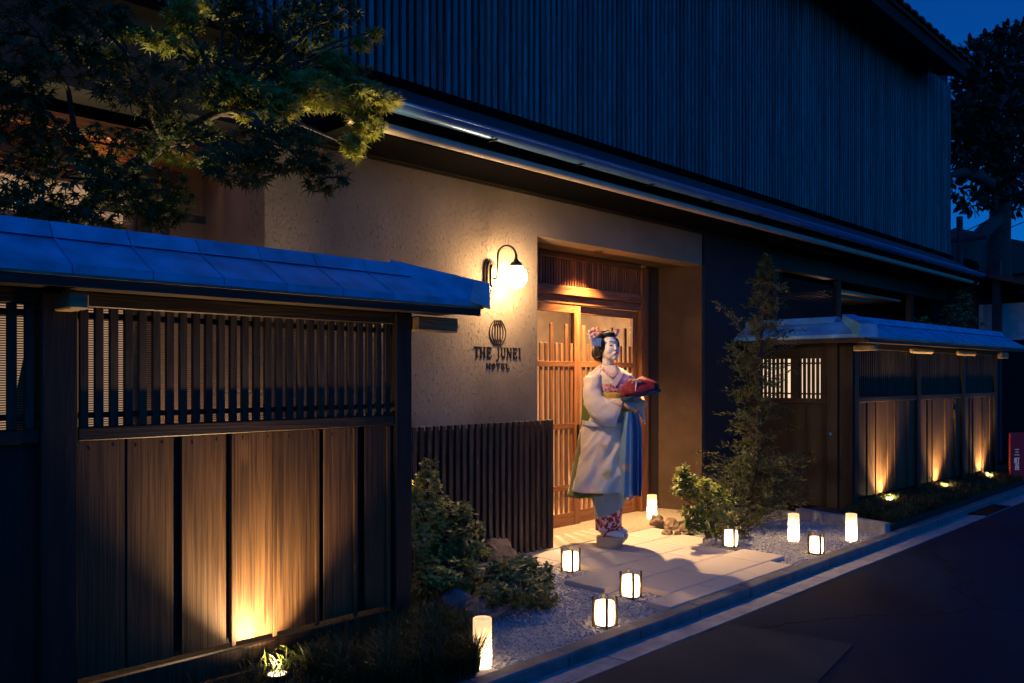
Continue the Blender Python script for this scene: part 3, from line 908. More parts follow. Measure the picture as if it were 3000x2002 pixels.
def fence_bay(parent, x0, x1, boards, lattice=True, reed=True, lattice_pitch=.0585, base=True):
    """one bay between posts: base board, boards, rail, lattice"""
    if base:
        bx('base_board', 'fence_board', parent, x0, x1, -.012, .02, 0.0, 0.115, .003)
    for k, (a, b, dy) in enumerate(boards):
        bx('board', 'fence_board', parent, a, b, -.02 - dy, .0 - dy, .15, 1.118, .002)
        for zz in (.20, 1.085):
            for q in (.22, .78):
                link('nail', NAIL, parent, (a + (b - a) * q + random.uniform(-.008, .008), -.02 - dy, zz + random.uniform(-.006, .006)))
    bx('backing_board', 'fence_frame', parent, x0 - .02, x1 + .02, .012, .03, .14, 1.118)
    bx('rail', 'fence_frame_x', parent, x0, x1, -.045, .05, 1.12, 1.175, .004)
    bx('rail', 'fence_frame_x', parent, x0, x1, -.04, .045, 1.665, 1.728, .004)
    if lattice:
        n = int((x1 - x0) / lattice_pitch)
        p = (x1 - x0) / n
        sm_ = MB().box(-.0165, .0165, -.012, .012, -.245, .245, .002).mesh('slat', 'fence_slat')
        for i in range(n):
            link('slat', sm_, parent, (x0 + (i + .5) * p, -.012, 1.42))
        for z in (1.21, 1.62):
            bx('slat_rail', 'fence_frame_x', parent, x0, x1, .004, .018, z, z + .025)
    if reed:
        m = MB()
        for k in range(50):
            m.tube([(x0, .075, 1.18 + k * .0098), ((x0 + x1) / 2, .078 + random.uniform(-.002, .002), 1.18 + k * .0098 + random.uniform(-.0012, .0012)), (x1, .075, 1.18 + k * .0098)], .0032, 4)
        o = m.build('reed_mat', 'bamboo', parent)
        o['kind'] = 'stuff'
def battens(parent, xs, mat='fence_board'):
    for x in xs:
        bx('batten', mat, parent, x - .011, x + .011, -.034, -.0215, .135, 1.117, .002)

# ---- near fence
FY = 3.62
nf = thing('timber_fence', 'near timber fence with slatted top and blue-lit metal roof beside the tall shrub', 'fence', (0, FY, 0))
XN = lambda px: xat(px, FY)
bx('post', 'fence_frame', nf, XN(108), XN(216), -.055, .06, 0, 1.73, .006)
bx('post', 'fence_frame', nf, XN(1143), XN(1190), -.055, .06, 0, 1.73, .006)
fence_bay(nf, XN(217) + .002, XN(1142), [
    (XN(217) + .004, XN(363), 0), (XN(366), XN(502), .003), (XN(527), XN(657), 0),
    (XN(668), XN(808), .004), (XN(809), XN(930), .002), (XN(942), XN(1037), 0), (XN(1062), XN(1141), .002)])
battens(nf, [XN(675), XN(796), XN(920), XN(1032), XN(1128)])
fence_bay(nf, -1.2, XN(107), [(-1.2 + i * .24, -1.2 + i * .24 + .225, .002 * (i % 2)) for i in range(9)][:-1])
bx('post', 'fence_frame', nf, -1.31, -1.203, -.055, .06, 0, 1.73, .006)
XC = 2.755
rf = fence_roof(nf, -1.36, XC, 0, .32)
hip_cap(rf, (XC, 0.0), (XC + .325, -.325))
# bracket ends under the eave
bx('bracket', 'bracket_wood', nf, XN(1190) + .003, 3.09, -.10, -.02, 1.632, 1.714, .008)
bx('bracket', 'bracket_wood', nf, XN(160) - .02, XN(160) + .05, -.25, -.06, 1.64, 1.70, .006)
# hipped end of the roof
rr = thing('hip_end', None, None); rr.parent = nf
rr.location = (XC, 0, 0); rr.rotation_euler = (0, 0, R(90))
sheet(rr, -.32, .0, -.012, .0, -1)

# ---- far fence, a touch out of line with the near one
A = Vector((8.27, 3.44)); B = Vector((12.43, 3.24))
ang = math.atan2(B.y - A.y, B.x - A.x)
ff = thing('timber_fence', 'far timber fence with three uplit board bays and a metal roof', 'fence', (A.x, A.y, 0), ang)
LEN = (B - A).length
def bays(x0, x1, n):
    w = (x1 - x0) / n
    return [(x0 + i * w + .002, x0 + (i + 1) * w - (.030 if i % 3 == 0 else .004), .004 * (i % 2)) for i in range(n)]
posts = [0.05, 1.60, 2.98, LEN]
for x in posts:
    bx('post', 'fence_frame', ff, x - .05, x + .05, -.05, .06, 0, 1.73, .006)
for i in range(3):
    a, b = posts[i] + .052, posts[i + 1] - .052
    fence_bay(ff, a, b, bays(a, b, 6 if i == 0 else 5), True, False, .05)
    bx('dark_back', 'backing', ff, a, b, .03, .04, 1.18, 1.66)
    battens(ff, [a + (b - a) * t for t in (.30, .62, .86)])
rf2 = fence_roof(ff, 0.0, LEN + .18, .32, 0)
hip_cap(rf2, (0.0, 0.0), (-.325, -.325))
for x in (posts[1], posts[2]):
    bx('bracket', 'bracket_wood', ff, x - .30, x + .30, -.10, -.052, 1.645, 1.712, .02)
bx('bracket', 'bracket_wood', ff, LEN + .053, LEN + .33, -.10, -.02, 1.632, 1.714, .01)
bx('bracket', 'bracket_wood', ff, -.05, .04, -.27, -.052, 1.64, 1.70, .01)
hm = MB().box(-.006, .006, -.026, -.0, -.06, .06)
hmm = hm.mesh('hinge', 'iron')
for z in (0.32, .92):
    link('hinge', hmm, ff, (posts[2] - .28, -.022, z))
# wing with the side gate
wg = thing('gate_wing', None, None); wg.parent = ff
wg.location = (0, 0, 0); wg.rotation_euler = (0, 0, R(-90) - ang)
# local x runs towards the street, the visible face is local -y
WLEN = 1.10
bx('post', 'fence_frame', wg, -WLEN, -WLEN + .08, -.05, .05, 0, 1.73, .005)
bx('post', 'fence_frame', wg, -.22, -.10, -.055, .05, 0, 1.73, .005)
bx('corner_board', 'fence_frame', wg, -.098, .04, -.035, -.005, 0, 1.72)
bx('gate_board', 'fence_frame', wg, -WLEN + .082, -.222, -.02, .01, .04, 1.10, .003)
bx('rail', 'fence_frame', wg, -WLEN + .082, -.222, -.03, .02, 1.102, 1.155, .003)
bx('rail', 'fence_frame', wg, -WLEN + .082, -.222, -.03, .02, 1.575, 1.72, .003)
bx('window_post', 'fence_frame', wg, -.62, -.53, -.03, .02, 1.156, 1.574, .003)
bx('window_post', 'fence_frame', wg, -.285, -.223, -.03, .02, 1.156, 1.574, .003)
gs = MB().box(-.0145, .0145, -.012, .012, -.209, .209, .002).mesh('slat', 'fence_frame')
xs = [-.52 + .0475 * k for k in range(6)] + [-.63 - .0475 * k for k in range(1, 9)]
for x in xs:
    link('slat', gs, wg, (x, -.01, 1.365))
for z in (1.195, 1.515):
    bx('slat_rail', 'fence_frame', wg, -WLEN + .082, -.286, -.006, .004, z, z + .018)
bx('paper_panel', 'lit_panel', wg, -WLEN + .083, -.287, .03, .036, 1.157, 1.573)
MB().lathe([(.012, 0), (.018, .004), (.018, .008), (.010, .012)], 0, 0, 14).build('lock', 'gutter_metal', wg, (-.17, -.056, .80)).rotation_euler = (R(90), 0, 0)
sheet(wg, -.75, .325, -.75, 0.0, -1)
sheet(wg, -1.16, -.754, -1.16, -.754, -1)
sheet(wg, -1.16, -.35, -1.16, -.35, 1)
ridge_piece(wg, -1.16, -.12)
MB().box(-1.15, .26, -.30, -.075, 1.733, 1.762).build('eave_board', 'fence_frame', wg)
MB().box(-1.15, .28, -.322, -.302, 1.715, 1.772).build('fascia', 'fence_frame_x', wg)

# ---- slatted screen at the foot of the plaster wall
SY = 4.46
sc_ = thing('slatted_screen', 'low dark slatted timber screen between the tall shrub and the lattice door', 'screen', (0, SY, 0))
ssm = MB().box(-.018, .018, -.014, .014, -.515, .515, .003).mesh('slat', 'screen_slat')
for x in np.arange(2.98, 4.88, .0655):
    link('slat', ssm, sc_, (float(x), 0, .52))
for z in (.16, .84):
    bx('rail', 'post_dark', sc_, 2.93, 4.88, .015, .035, z, z + .05)
bx('back_panel', 'backing', sc_, 2.95, 4.872, .036, .048, 0.01, 1.0)
bx('end_post', 'screen_slat', sc_, 4.885, 4.915, -.02, .05, 0, 1.035, .003)
# ================================================================== WALL LAMP
LP = onY(1512, 808, 4.36)                      # centre of the globe
wl = thing('wall_lamp', 'glowing white globe lamp on a curved iron arm beside the entrance', 'lamp', (LP.x, WY, LP.z))
gy = LP.y - WY
bp = MB()
for k, (hw, hh, y0, y1) in enumerate(((.062, .125, -.022, -.001), (.050, .108, -.040, -.022), (.030, .085, -.056, -.040))):
    poly = []
    for a in np.linspace(0, 2 * math.pi, 28, endpoint=False):
        c, s = math.cos(a), math.sin(a)
        poly.append((hw * math.copysign(abs(c) ** .8, c), hh * math.copysign(abs(s) ** .55, s)))
    bp.prism(poly, y0, y1, 'y')
bp.build('backplate', 'iron', wl, (-.10, 0, .0), smooth=True)
arm = [(-.10, -.05, -.02), (-.10, -.085, -.015), (-.10, -.095, .05), (-.10, -.095, .13)]
for a in np.linspace(0, math.pi, 12):
    f = (1 - math.cos(a)) / 2
    arm.append((-.10 + .10 * f, -.095 + (gy + .095) * f, .15 + .075 * math.sin(a)))
arm.append((0, gy, .115))
MB().tube(arm, .009, 10).build('arm', 'iron', wl, smooth=True)
MB().lathe([(.010, .135), (.013, .125), (.018, .12), (.020, .112), (.040, .098), (.047, .082), (.049, .070), (.044, .068), (.02, .07)], 0, gy, 24).build('cap', 'iron', wl, smooth=True)
MB().ell((0, gy, -.01), (.084, .084, .088), 32, 20).build('globe', 'globe_glow', wl, smooth=True)

# ================================================================== WALL SIGN
SGN = onY(1457, 1040, WY)
sg = thing('wall_sign', 'dark metal wall lettering THE JUNEI HOTEL under a ring emblem', 'sign', (SGN.x, WY, SGN.z))
def sgx(px): return xat(px, WY) - SGN.x
def sgz(px, py): return onY(px, py, WY).z - SGN.z
def bar(m, x0, z0, x1, z1, w):
    d = Vector((x1 - x0, z1 - z0)); d.normalize()
    n = Vector((-d.y, d.x)) * (w / 2)
    poly = [(x0 - n.x, z0 - n.y), (x1 - n.x, z1 - n.y), (x1 + n.x, z1 + n.y), (x0 + n.x, z0 + n.y)]
    m.prism(poly, -.007, -.0008, 'y')
GL = {  # strokes in a unit box: (x0, z0, x1, z1, width)
    'T': [(.5, 0, .5, 1, .24), (.02, .96, .98, .96, .11), (.30, .03, .70, .03, .07), (.05, .80, .05, 1, .10), (.95, .80, .95, 1, .10)],
    'H': [(.18, 0, .18, 1, .22), (.82, 0, .82, 1, .22), (.2, .5, .8, .5, .10), (.0, .03, .36, .03, .07), (.64, .03, 1, .03, .07), (.0, .97, .36, .97, .07), (.64, .97, 1, .97, .07)],
    'E': [(.22, 0, .22, 1, .24), (.1, .95, .9, .95, .10), (.1, .05, .9, .05, .10), (.2, .5, .72, .5, .10), (.88, .78, .88, 1, .10), (.88, 0, .88, .22, .10), (.70, .38, .70, .62, .09)],
    'J': [(.62, .0, .62, 1, .30), (.35, .97, .9, .97, .07), (.60, .04, .28, -.26, .24), (.30, -.24, .02, -.22, .16)],
    'U': [(.2, .25, .2, 1, .22), (.82, .25, .82, 1, .14), (.2, .27, .42, .05, .18), (.82, .27, .58, .05, .14), (.38, .06, .64, .06, .14), (.0, .97, .40, .97, .07), (.64, .97, 1, .97, .07)],
    'N': [(.16, 0, .16, 1, .13), (.84, 0, .84, 1, .15), (.14, .95, .86, .05, .24), (.0, .03, .32, .03, .07), (.68, .97, 1, .97, .07), (.0, .97, .2, .97, .07)],
    'I': [(.5, 0, .5, 1, .45), (.1, .97, .9, .97, .07), (.1, .03, .9, .03, .07)],
    'O': [(.2, .22, .2, .78, .22), (.8, .22, .8, .78, .22), (.2, .76, .42, .96, .16), (.8, .76, .58, .96, .16), (.2, .24, .42, .04, .16), (.8, .24, .58, .04, .16), (.38, .95, .62, .95, .12), (.38, .05, .62, .05, .12)],
    'L': [(.24, 0, .24, 1, .26), (.1, .05, .9, .05, .11), (.88, 0, .88, .26, .11), (.04, .97, .46, .97, .07)],
}
def letter(ch, x, z, w, h):
    m = MB()
    for (a, b, c, d, wd) in GL[ch]:
        bar(m, x + a * w, z + b * h, x + c * w, z + d * h, wd * (h if abs(a - c) > abs(b - d) and (abs(b - d) < .3) else w))
    m.build('letter', 'letter_metal', sg)
# first line runs 1388..1525 px, second 1423..1492 px
def line(txt, px0, px1, pyt, pyb):
    X0, X1 = sgx(px0), sgx(px1)
    zt, zb = sgz((px0 + px1) / 2, pyt), sgz((px0 + px1) / 2, pyb)
    wd = {'I': .5, 'J': .62, 'T': .92, ' ': .55}
    tot = sum(wd.get(c, .95) for c in txt) + .16 * (len(txt) - 1)
    u = (X1 - X0) / tot
    x = X0
    for c in txt:
        w = wd.get(c, .95) * u
        if c != ' ':
            letter(c, x, zb, w, zt - zb)
        x += w + .16 * u
line('THE JUNEI', 1388, 1525, 1018, 1049)
line('HOTEL', 1424, 1492, 1065, 1081)
zc, hh = sgz(1457, 975), .098
for k in range(5):
    cx = sgx(1457) + (k - 2) * .0165
    pts = []
    for a in np.linspace(-1, 1, 11): pts.append((cx - .030 * (1 - a * a) + .012 * (k - 2) * (1 - a * a), -.0045, zc + hh * a))
    for a in np.linspace(1, -1, 11)[1:-1]: pts.append((cx + .030 * (1 - a * a) + .012 * (k - 2) * (1 - a * a), -.0045, zc + hh * a))
    pts.append(pts[0])
    MB().tube(pts, .0042, 6).build('emblem_ring', 'letter_metal', sg)

# ================================================================== LANTERNS
GZ = -0.028
def andon(px, py, z, label, rot=0.0, k=1.0):
    p = gnd(px, py, z)
    t = thing('square_lantern', label, 'lantern', p, rot, 'glowing paper lanterns with four wooden posts')
    r, h = .055 * k, .138 * k
    prof = [(r * .93, .012), (r, .03), (r * 1.03, h * .5), (r, h - .01), (r * .96, h)]
    MB().lathe(prof, 0, 0, 28, False).build('paper_shade', 'washi', t, smooth=True)
    pm = MB().box(-.0072, .0072, -.0072, .0072, 0, h + .030, .002).mesh('post', 'post_dark')
    for a in range(4):
        th = R(90 * a)
        link('post', pm, t, ((r + .010) * math.cos(th), (r + .010) * math.sin(th), 0), th)
    MB().lathe([(r * .9, .008), (r * .9, .014)], 0, 0, 20).build('base', 'post_dark', t)
    lamp('bulb', 'POINT', (0, 0, h * .42), 4.2, (1, .66, .34), t, .022)
    return t
andon(1672, 1674, GZ, 'four-post paper lantern at the screen end of the paving, by the low shrub', R(-38))
andon(1848, 1750, GZ, 'four-post paper lantern tucked in the notch of the paving stones', R(-40))
andon(1772, 1834, GZ, 'four-post paper lantern on gravel nearest the kerb, before the notch', R(-42))
andon(2141, 1602, .0, 'four-post paper lantern on the paving before the bright leafy bush', R(-36), .96)
andon(2391, 1623, GZ, 'four-post paper lantern on gravel between the two tall candle lights and the kerb', R(-36), .96)
def candle(px, py, z, label, pw=5.5):
    p = gnd(px, py, z)
    t = thing('candle_lantern', label, 'lantern', p, random.uniform(0, 6), 'tall glowing candle lanterns')
    r, h = .046, .228
    MB().lathe([(r * .98, 0), (r, .004), (r, h - .004), (r * .985, h), (r * .90, h), (r * .89, h - .006)], 0, 0, 36, False).build('wax_shade', 'wax_shade', t, smooth=True)
    MB().lathe([(r * .84, h - .055), (r * .84, h - .050)], 0, 0, 24).build('wax_top', 'wax_shade', t)
    lamp('flame', 'POINT', (0, 0, h * .30), pw, (1, .70, .40), t, .016)
    return t
candle(1413, 1948, GZ, 'tall candle lantern at the kerb beside the dark mound of grass')
candle(2325, 1583, GZ, 'tall candle lantern on gravel at the foot of the feathery tree')
candle(2494, 1583, GZ, 'tall candle lantern at the corner of the far grass bed')
candle(1910, 1519, .003, 'tall candle lantern on the porch floor against the plaster reveal')

# ================================================================== GROUND SPOTLIGHTS
def uplight(loc, rotz, label, power, size=62, tilt=.20, blend=.5, spill=.22):
    t = thing('ground_spotlight', label, 'spotlight', loc, rotz, 'spotlights sunk in the planting beds')
    MB().lathe([(.052, -.06), (.052, .012), (.060, .014), (.060, .020), (.046, .020), (.044, .014)], 0, 0, 24).build('housing', 'black_metal', t, smooth=True)
    MB().lathe([(.001, .0150), (.043, .0150), (.043, .0165), (.001, .0165)], 0, 0, 20, False).build('lens', 'lens_glow', t)
    l = lamp('spot_lamp', 'SPOT', (0, 0, .026), power, (1, .64, .31), t, .016, spot_size=R(size), spot_blend=blend)
    aim(l, (0, tilt, 1.0))
    l = lamp('spot_spill', 'SPOT', (0, 0, .026), power * spill, (1, .64, .31), t, .016, spot_size=R(168), spot_blend=1.0)
    aim(l, (0, .05, 1.0))
    return t
uplight((1.90, 3.425, 0.0), 0, 'ground spotlight in the grass under the near fence', 330, 96, .40, 1.0, .04)
def ffw(x, y):
    q = A + (B - A).normalized() * x
    n = Vector((-(B - A).normalized().y, (B - A).normalized().x))
    q += n * y
    return (q.x, q.y, .045)
uplight(ffw(.62, -.15), ang, 'ground spotlight under the far fence bay next to the gate post', 720, 96, .34, 1.0, .06)
uplight(ffw(2.12, -.15), ang, 'ground spotlight under the middle bay of the far fence', 720, 96, .34, 1.0, .06)
uplight(ffw(3.62, -.15), ang, 'ground spotlight under the last bay of the far fence by the red sign', 720, 96, .34, 1.0, .06)

# ================================================================== ROCKS
def rock(p, r, label, mat='rock', rz=0):
    b = bmesh.new(); bmesh.ops.create_icosphere(b, subdivisions=3, radius=1.0)
    sd = random.uniform(0, 50)
    from mathutils import noise as mn
    for v in b.verts:
        d = v.co.normalized()
        k = 1 + .38 * mn.noise(d * 1.5 + Vector((sd, 0, 0))) + .14 * mn.noise(d * 4 + Vector((0, sd, 0)))
        c = Vector((d.x * r[0], d.y * r[1], d.z * r[2])) * k
        if c.z < -r[2] * .45: c.z = -r[2] * .45
        v.co = c
    me = bpy.data.meshes.new('rock'); b.to_mesh(me); b.free()
    me.materials.append(MATS[mat])
    o = link('rock', me, None, (p[0], p[1], p[2] + r[2] * .40), rz)
    return tag(o, label, 'rock', 'garden rocks')
g = gnd
rock(g(1925, 1540), (.085, .06, .07), 'pointed tan rock at the corner of the paving by the candle lantern')
rock(g(1968, 1548), (.075, .07, .065), 'rounded tan rock between the pointed rock and the bright bush')
rock(g(2012, 1556), (.10, .06, .05), 'flat brown rock half under the bright bush')
rock(g(1955, 1566), (.05, .04, .035), 'small tan rock against the paving edge')
rock(g(1985, 1566), (.035, .03, .03), 'smallest brown rock at the notch of the paving')
rock(g(1450, 1640), (.16, .12, .12), 'pale brown rock behind the low shrub at the screen foot', 'rock')
rock(g(1330, 1790), (.13, .10, .09), 'dark garden rock at the foot of the tall shrub', 'rock_dark')
rock(g(1420, 1800), (.14, .10, .08), 'dark low rock under the low shrub', 'rock_dark')
# ================================================================== PLANTS
def tree_root(name, label, cat, loc):
    return thing(name, label, cat, loc)
def curve(p0, p1, sag=0.0, n=7, wob=.02):
    p0, p1 = Vector(p0), Vector(p1)
    out = []
    for i in range(n):
        t = i / (n - 1)
        q = p0.lerp(p1, t)
        q.z += sag * math.sin(math.pi * t)
        if 0 < i < n - 1:
            q += Vector((random.uniform(-1, 1), random.uniform(-1, 1), random.uniform(-1, 1))) * wob
        out.append(q)
    return out
def gather(cl):
    """cl: list of (centre, (rx, ry, rz), n) -> points, and outward directions"""
    P, D = [], []
    for c, r, n in cl:
        d = rdir(n)
        rad = rng.uniform(.25, 1.0, (n, 1)) ** .55
        P.append(np.array(c)[None, :] + d * rad * np.array(r)[None, :]); D.append(d)
    return np.concatenate(P), np.concatenate(D)

# ---- maple over the near fence
mt = tree_root('maple_tree', 'green maple tree spreading over the near fence roof, its tip coloured paler as if lit', 'tree', (1.05, 4.25, 0))
mx, my = 1.05, 4.25
def mw(px, py, Y):
    q = onY(px, py, Y); return Vector((q.x - mx, q.y - my, q.z))
def pxr(px, Y): return 1.41421356 * Y / (3900 - px)
br = MB()
trunk = [(0, 0, -.05), (.03, .0, .5), (.02, .02, 1.1), tuple(mw(180, 700, 4.2)), tuple(mw(300, 560, 4.15)), tuple(mw(480, 420, 4.1)), tuple(mw(640, 330, 4.0))]
br.tube(trunk, [.075, .068, .06, .05, .042, .032, .022], 10)
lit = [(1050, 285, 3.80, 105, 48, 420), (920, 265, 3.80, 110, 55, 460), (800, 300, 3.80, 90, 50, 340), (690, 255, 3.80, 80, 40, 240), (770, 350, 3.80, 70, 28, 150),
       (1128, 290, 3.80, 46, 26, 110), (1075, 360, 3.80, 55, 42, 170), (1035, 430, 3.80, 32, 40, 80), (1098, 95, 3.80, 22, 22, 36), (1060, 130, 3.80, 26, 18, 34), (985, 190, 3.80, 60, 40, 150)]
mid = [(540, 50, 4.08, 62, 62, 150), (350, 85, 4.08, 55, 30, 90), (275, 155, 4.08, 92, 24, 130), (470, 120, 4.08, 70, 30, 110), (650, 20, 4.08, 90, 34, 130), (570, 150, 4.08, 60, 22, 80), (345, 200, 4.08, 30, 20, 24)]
drk = [(900, 80, 4.0, 110, 80, 420), (780, 190, 4.0, 140, 80, 460), (830, 430, 3.45, 150, 75, 520), (960, 520, 3.45, 70, 60, 150), (700, 480, 3.45, 120, 70, 330), (560, 420, 3.9, 140, 70, 320),
       (420, 560, 3.8, 150, 75, 430), (480, 640, 3.75, 70, 40, 130), (180, 520, 3.8, 180, 100, 560), (60, 620, 3.75, 120, 70, 300), (200, 640, 3.75, 150, 40, 240), (330, 430, 3.9, 140, 60, 250), (90, 380, 3.8, 120, 60, 220),
       (120, 110, 3.7, 160, 120, 420), (400, 240, 3.8, 180, 90, 430), (620, 230, 3.85, 130, 90, 380), (20, 250, 3.7, 120, 80, 260), (230, 20, 3.6, 160, 60, 240), (740, 60, 3.9, 110, 70, 300), (1000, 30, 3.9, 60, 60, 110)]
cl = []
for L_, cnt in ((lit, 1.1), (mid, .9), (drk, .55)):
    for (px, py, Y, rx, rz, n) in L_:
        k = pxr(px, Y)
        cl.append((mw(px, py, Y), (rx * k, rx * k * .75, rz * k), int(n * cnt)))
knots = [Vector(trunk[i]) for i in (2, 3, 4, 5, 6)]
for c, r, n in cl:
    c = Vector(c)
    a = min(knots, key=lambda q: (q - c).length)
    br.tube(curve(a, c, .06, 6, .025), [.020, .017, .013, .010, .007, .004], 6)
    for k in range(3):
        e = c + Vector((random.uniform(-1, 1) * r[0], random.uniform(-1, 1) * r[1], random.uniform(-.6, .6) * r[2]))
        br.tube(curve(c, e, .01, 4, .008), [.005, .004, .003, .0015], 5)
br.build('trunk', 'bark', mt, smooth=True)
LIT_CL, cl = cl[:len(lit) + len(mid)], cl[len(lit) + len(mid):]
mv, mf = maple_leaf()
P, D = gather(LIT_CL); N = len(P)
leaves('lit_crown', 'leaf_maple_lit', mt, mv, mf, P, rdir(N) * .75 + np.array([-.25, -.35, .75]), D * np.array([1, 1, .3]) + rdir(N) * .6 + np.array([0, 0, -.45]), rng.uniform(.040, .064, N))  # lit clusters, their brightness partly painted by the paler leaf colour
P, D = gather(cl)
N = len(P)
nr = rdir(N) * .75 + np.array([0, 0, .75]) + np.array([-.25, -.35, 0])
up = D * np.array([1, 1, .3]) + rdir(N) * .6 + np.array([0, 0, -.45])
mv, mf = maple_leaf()
leaves('crown', 'leaf_maple', mt, mv, mf, P, nr, up, rng.uniform(.040, .066, N))
rc = [(mw(1062, 205, 3.78), (.05, .05, .03), 50), (mw(1050, 255, 3.77), (.05, .05, .03), 45)]
P, D = gather(rc); N = len(P)
leaves('young_leaves', 'leaf_maple_red', mt, mv, mf, P, rdir(N) + np.array([0, -.3, .5]), D + rdir(N) * .5, rng.uniform(.022, .034, N))

# ---- broadleaf shrubs
def shrub(name, label, baseloc, blobs, mat, tmpl, smin, smax, stems=5, whorl=6, upbias=.8):
    t = thing(name, label, 'shrub', baseloc)
    b0 = Vector(baseloc)
    m = MB()
    P, D = [], []
    for (c, r, n) in blobs:
        c = Vector(c) - b0
        m.tube(curve((random.uniform(-.04, .04), random.uniform(-.04, .04), 0), c, .0, 6, .02), [.012, .011, .009, .007, .005, .003], 6)
        # leaf whorls on shoots spread over the blob
        k = max(1, n // whorl)
        d = rdir(k)
        rad = rng.uniform(.45, 1.0, (k, 1)) ** .5
        tips = np.array(c)[None, :] + d * rad * np.array(r)[None, :]
        for q, dd in zip(tips, d):
            ax = dd * .8 + np.array([0, 0, upbias]); ax /= np.linalg.norm(ax)
            if random.random() < .35:
                m.tube([c, tuple(Vector(q) - Vector(ax) * .03), tuple(q)], [.003, .0025, .0015], 4)
            for j in range(whorl):
                lv = rdir(1)[0]
                lv = lv - ax * np.dot(lv, ax); lv /= max(1e-6, np.linalg.norm(lv))
                D.append(lv + ax * rng.uniform(.25, 1.1)); P.append(q - ax * rng.uniform(0, .035))
    m.build('stem', 'bark', t)
    P, D = np.array(P), np.array(D)
    N = len(P)
    nr = rdir(N) * .5 + np.array([-.2, -.3, .9])
    leaves('leaves', mat, t, *tmpl, P, nr, D, rng.uniform(smin, smax, N))
    return t
def blob(px, py, Y, rx, rz, n, depth=.8):
    k = pxr(px, Y); c = onY(px, py, Y)
    return (c, (rx * k, rx * k * depth, rz * k), n)
bt = gnd(1310, 1745, -.01)
shrub('tall_shrub', 'tall broadleaf shrub rising before the dark slatted screen', bt, [
    blob(1255, 1375, 3.98, 26, 40, 170), blob(1250, 1430, 3.95, 48, 50, 330), blob(1225, 1500, 3.92, 50, 60, 330), blob(1215, 1450, 3.95, 25, 30, 100), blob(1290, 1510, 3.9, 62, 60, 430),
    blob(1350, 1505, 3.9, 40, 38, 260), blob(1300, 1580, 3.85, 80, 60, 560), blob(1240, 1590, 3.85, 45, 60, 260), blob(1395, 1545, 3.9, 32, 18, 110), blob(1360, 1600, 3.82, 60, 50, 360),
    blob(1410, 1610, 3.85, 30, 18, 110), blob(1300, 1670, 3.75, 90, 60, 520), blob(1250, 1690, 3.75, 50, 45, 200), blob(1370, 1690, 3.72, 70, 50, 330)], 'leaf_shrub', OVAL, .030, .048)
bt = gnd(1530, 1770, -.02)
shrub('low_shrub', 'low spreading broadleaf shrub on the gravel beside the four-post lantern', bt, [
    blob(1470, 1680, 3.55, 60, 40, 420), blob(1530, 1670, 3.58, 60, 45, 480), blob(1580, 1690, 3.55, 52, 48, 400), blob(1520, 1730, 3.42, 90, 45, 640), blob(1450, 1740, 3.42, 60, 40, 330),
    blob(1595, 1745, 3.40, 48, 40, 330), blob(1480, 1655, 3.6, 70, 16, 120)], 'leaf_low', OVAL, .030, .046, upbias=.4)
bt = gnd(2080, 1555, -.02)
shrub('leafy_bush', 'bright yellow-green leafy bush beside the plaster reveal', bt, [
    blob(2000, 1378, 3.75, 22, 18, 130), blob(2010, 1405, 3.75, 40, 24, 260), blob(1990, 1405, 3.75, 20, 12, 90), blob(1985, 1435, 3.72, 22, 14, 110), blob(2020, 1440, 3.72, 45, 25, 280),
    blob(2065, 1430, 3.75, 50, 32, 380), blob(2080, 1480, 3.72, 62, 45, 520), blob(2030, 1500, 3.70, 42, 30, 260), blob(2125, 1470, 3.75, 40, 40, 280), blob(2100, 1525, 3.66, 75, 30, 420), blob(2035, 1535, 3.66, 38, 24, 170)], 'leaf_bright', OVAL, .030, .046)

# ---- feathery upright tree
fx, fy = 6.55, 3.83
ft = thing('slender_tree', 'tall slender feathery tree standing between the bright bush and the side gate', 'tree', (fx, fy, -.02))
def fw(px, py, Y=3.83):
    q = onY(px, py, Y); return Vector((q.x - fx, q.y - fy, q.z + .02))
m = MB()
stem = [(0, 0, 0), tuple(fw(2215, 1480)), tuple(fw(2216, 1350)), tuple(fw(2222, 1180)), tuple(fw(2228, 1020)), tuple(fw(2240, 880)), tuple(fw(2242, 745))]
m.tube(stem, [.022, .020, .018, .015, .012, .008, .003], 8)
for k in range(7):
    a = random.uniform(0, 6.28)
    m.tube(curve((.03 * math.cos(a), .03 * math.sin(a), 0), (.10 * math.cos(a), .10 * math.sin(a), random.uniform(.3, .6)), 0, 5, .01), [.006, .005, .005, .004, .002], 5)
P, D = [], []
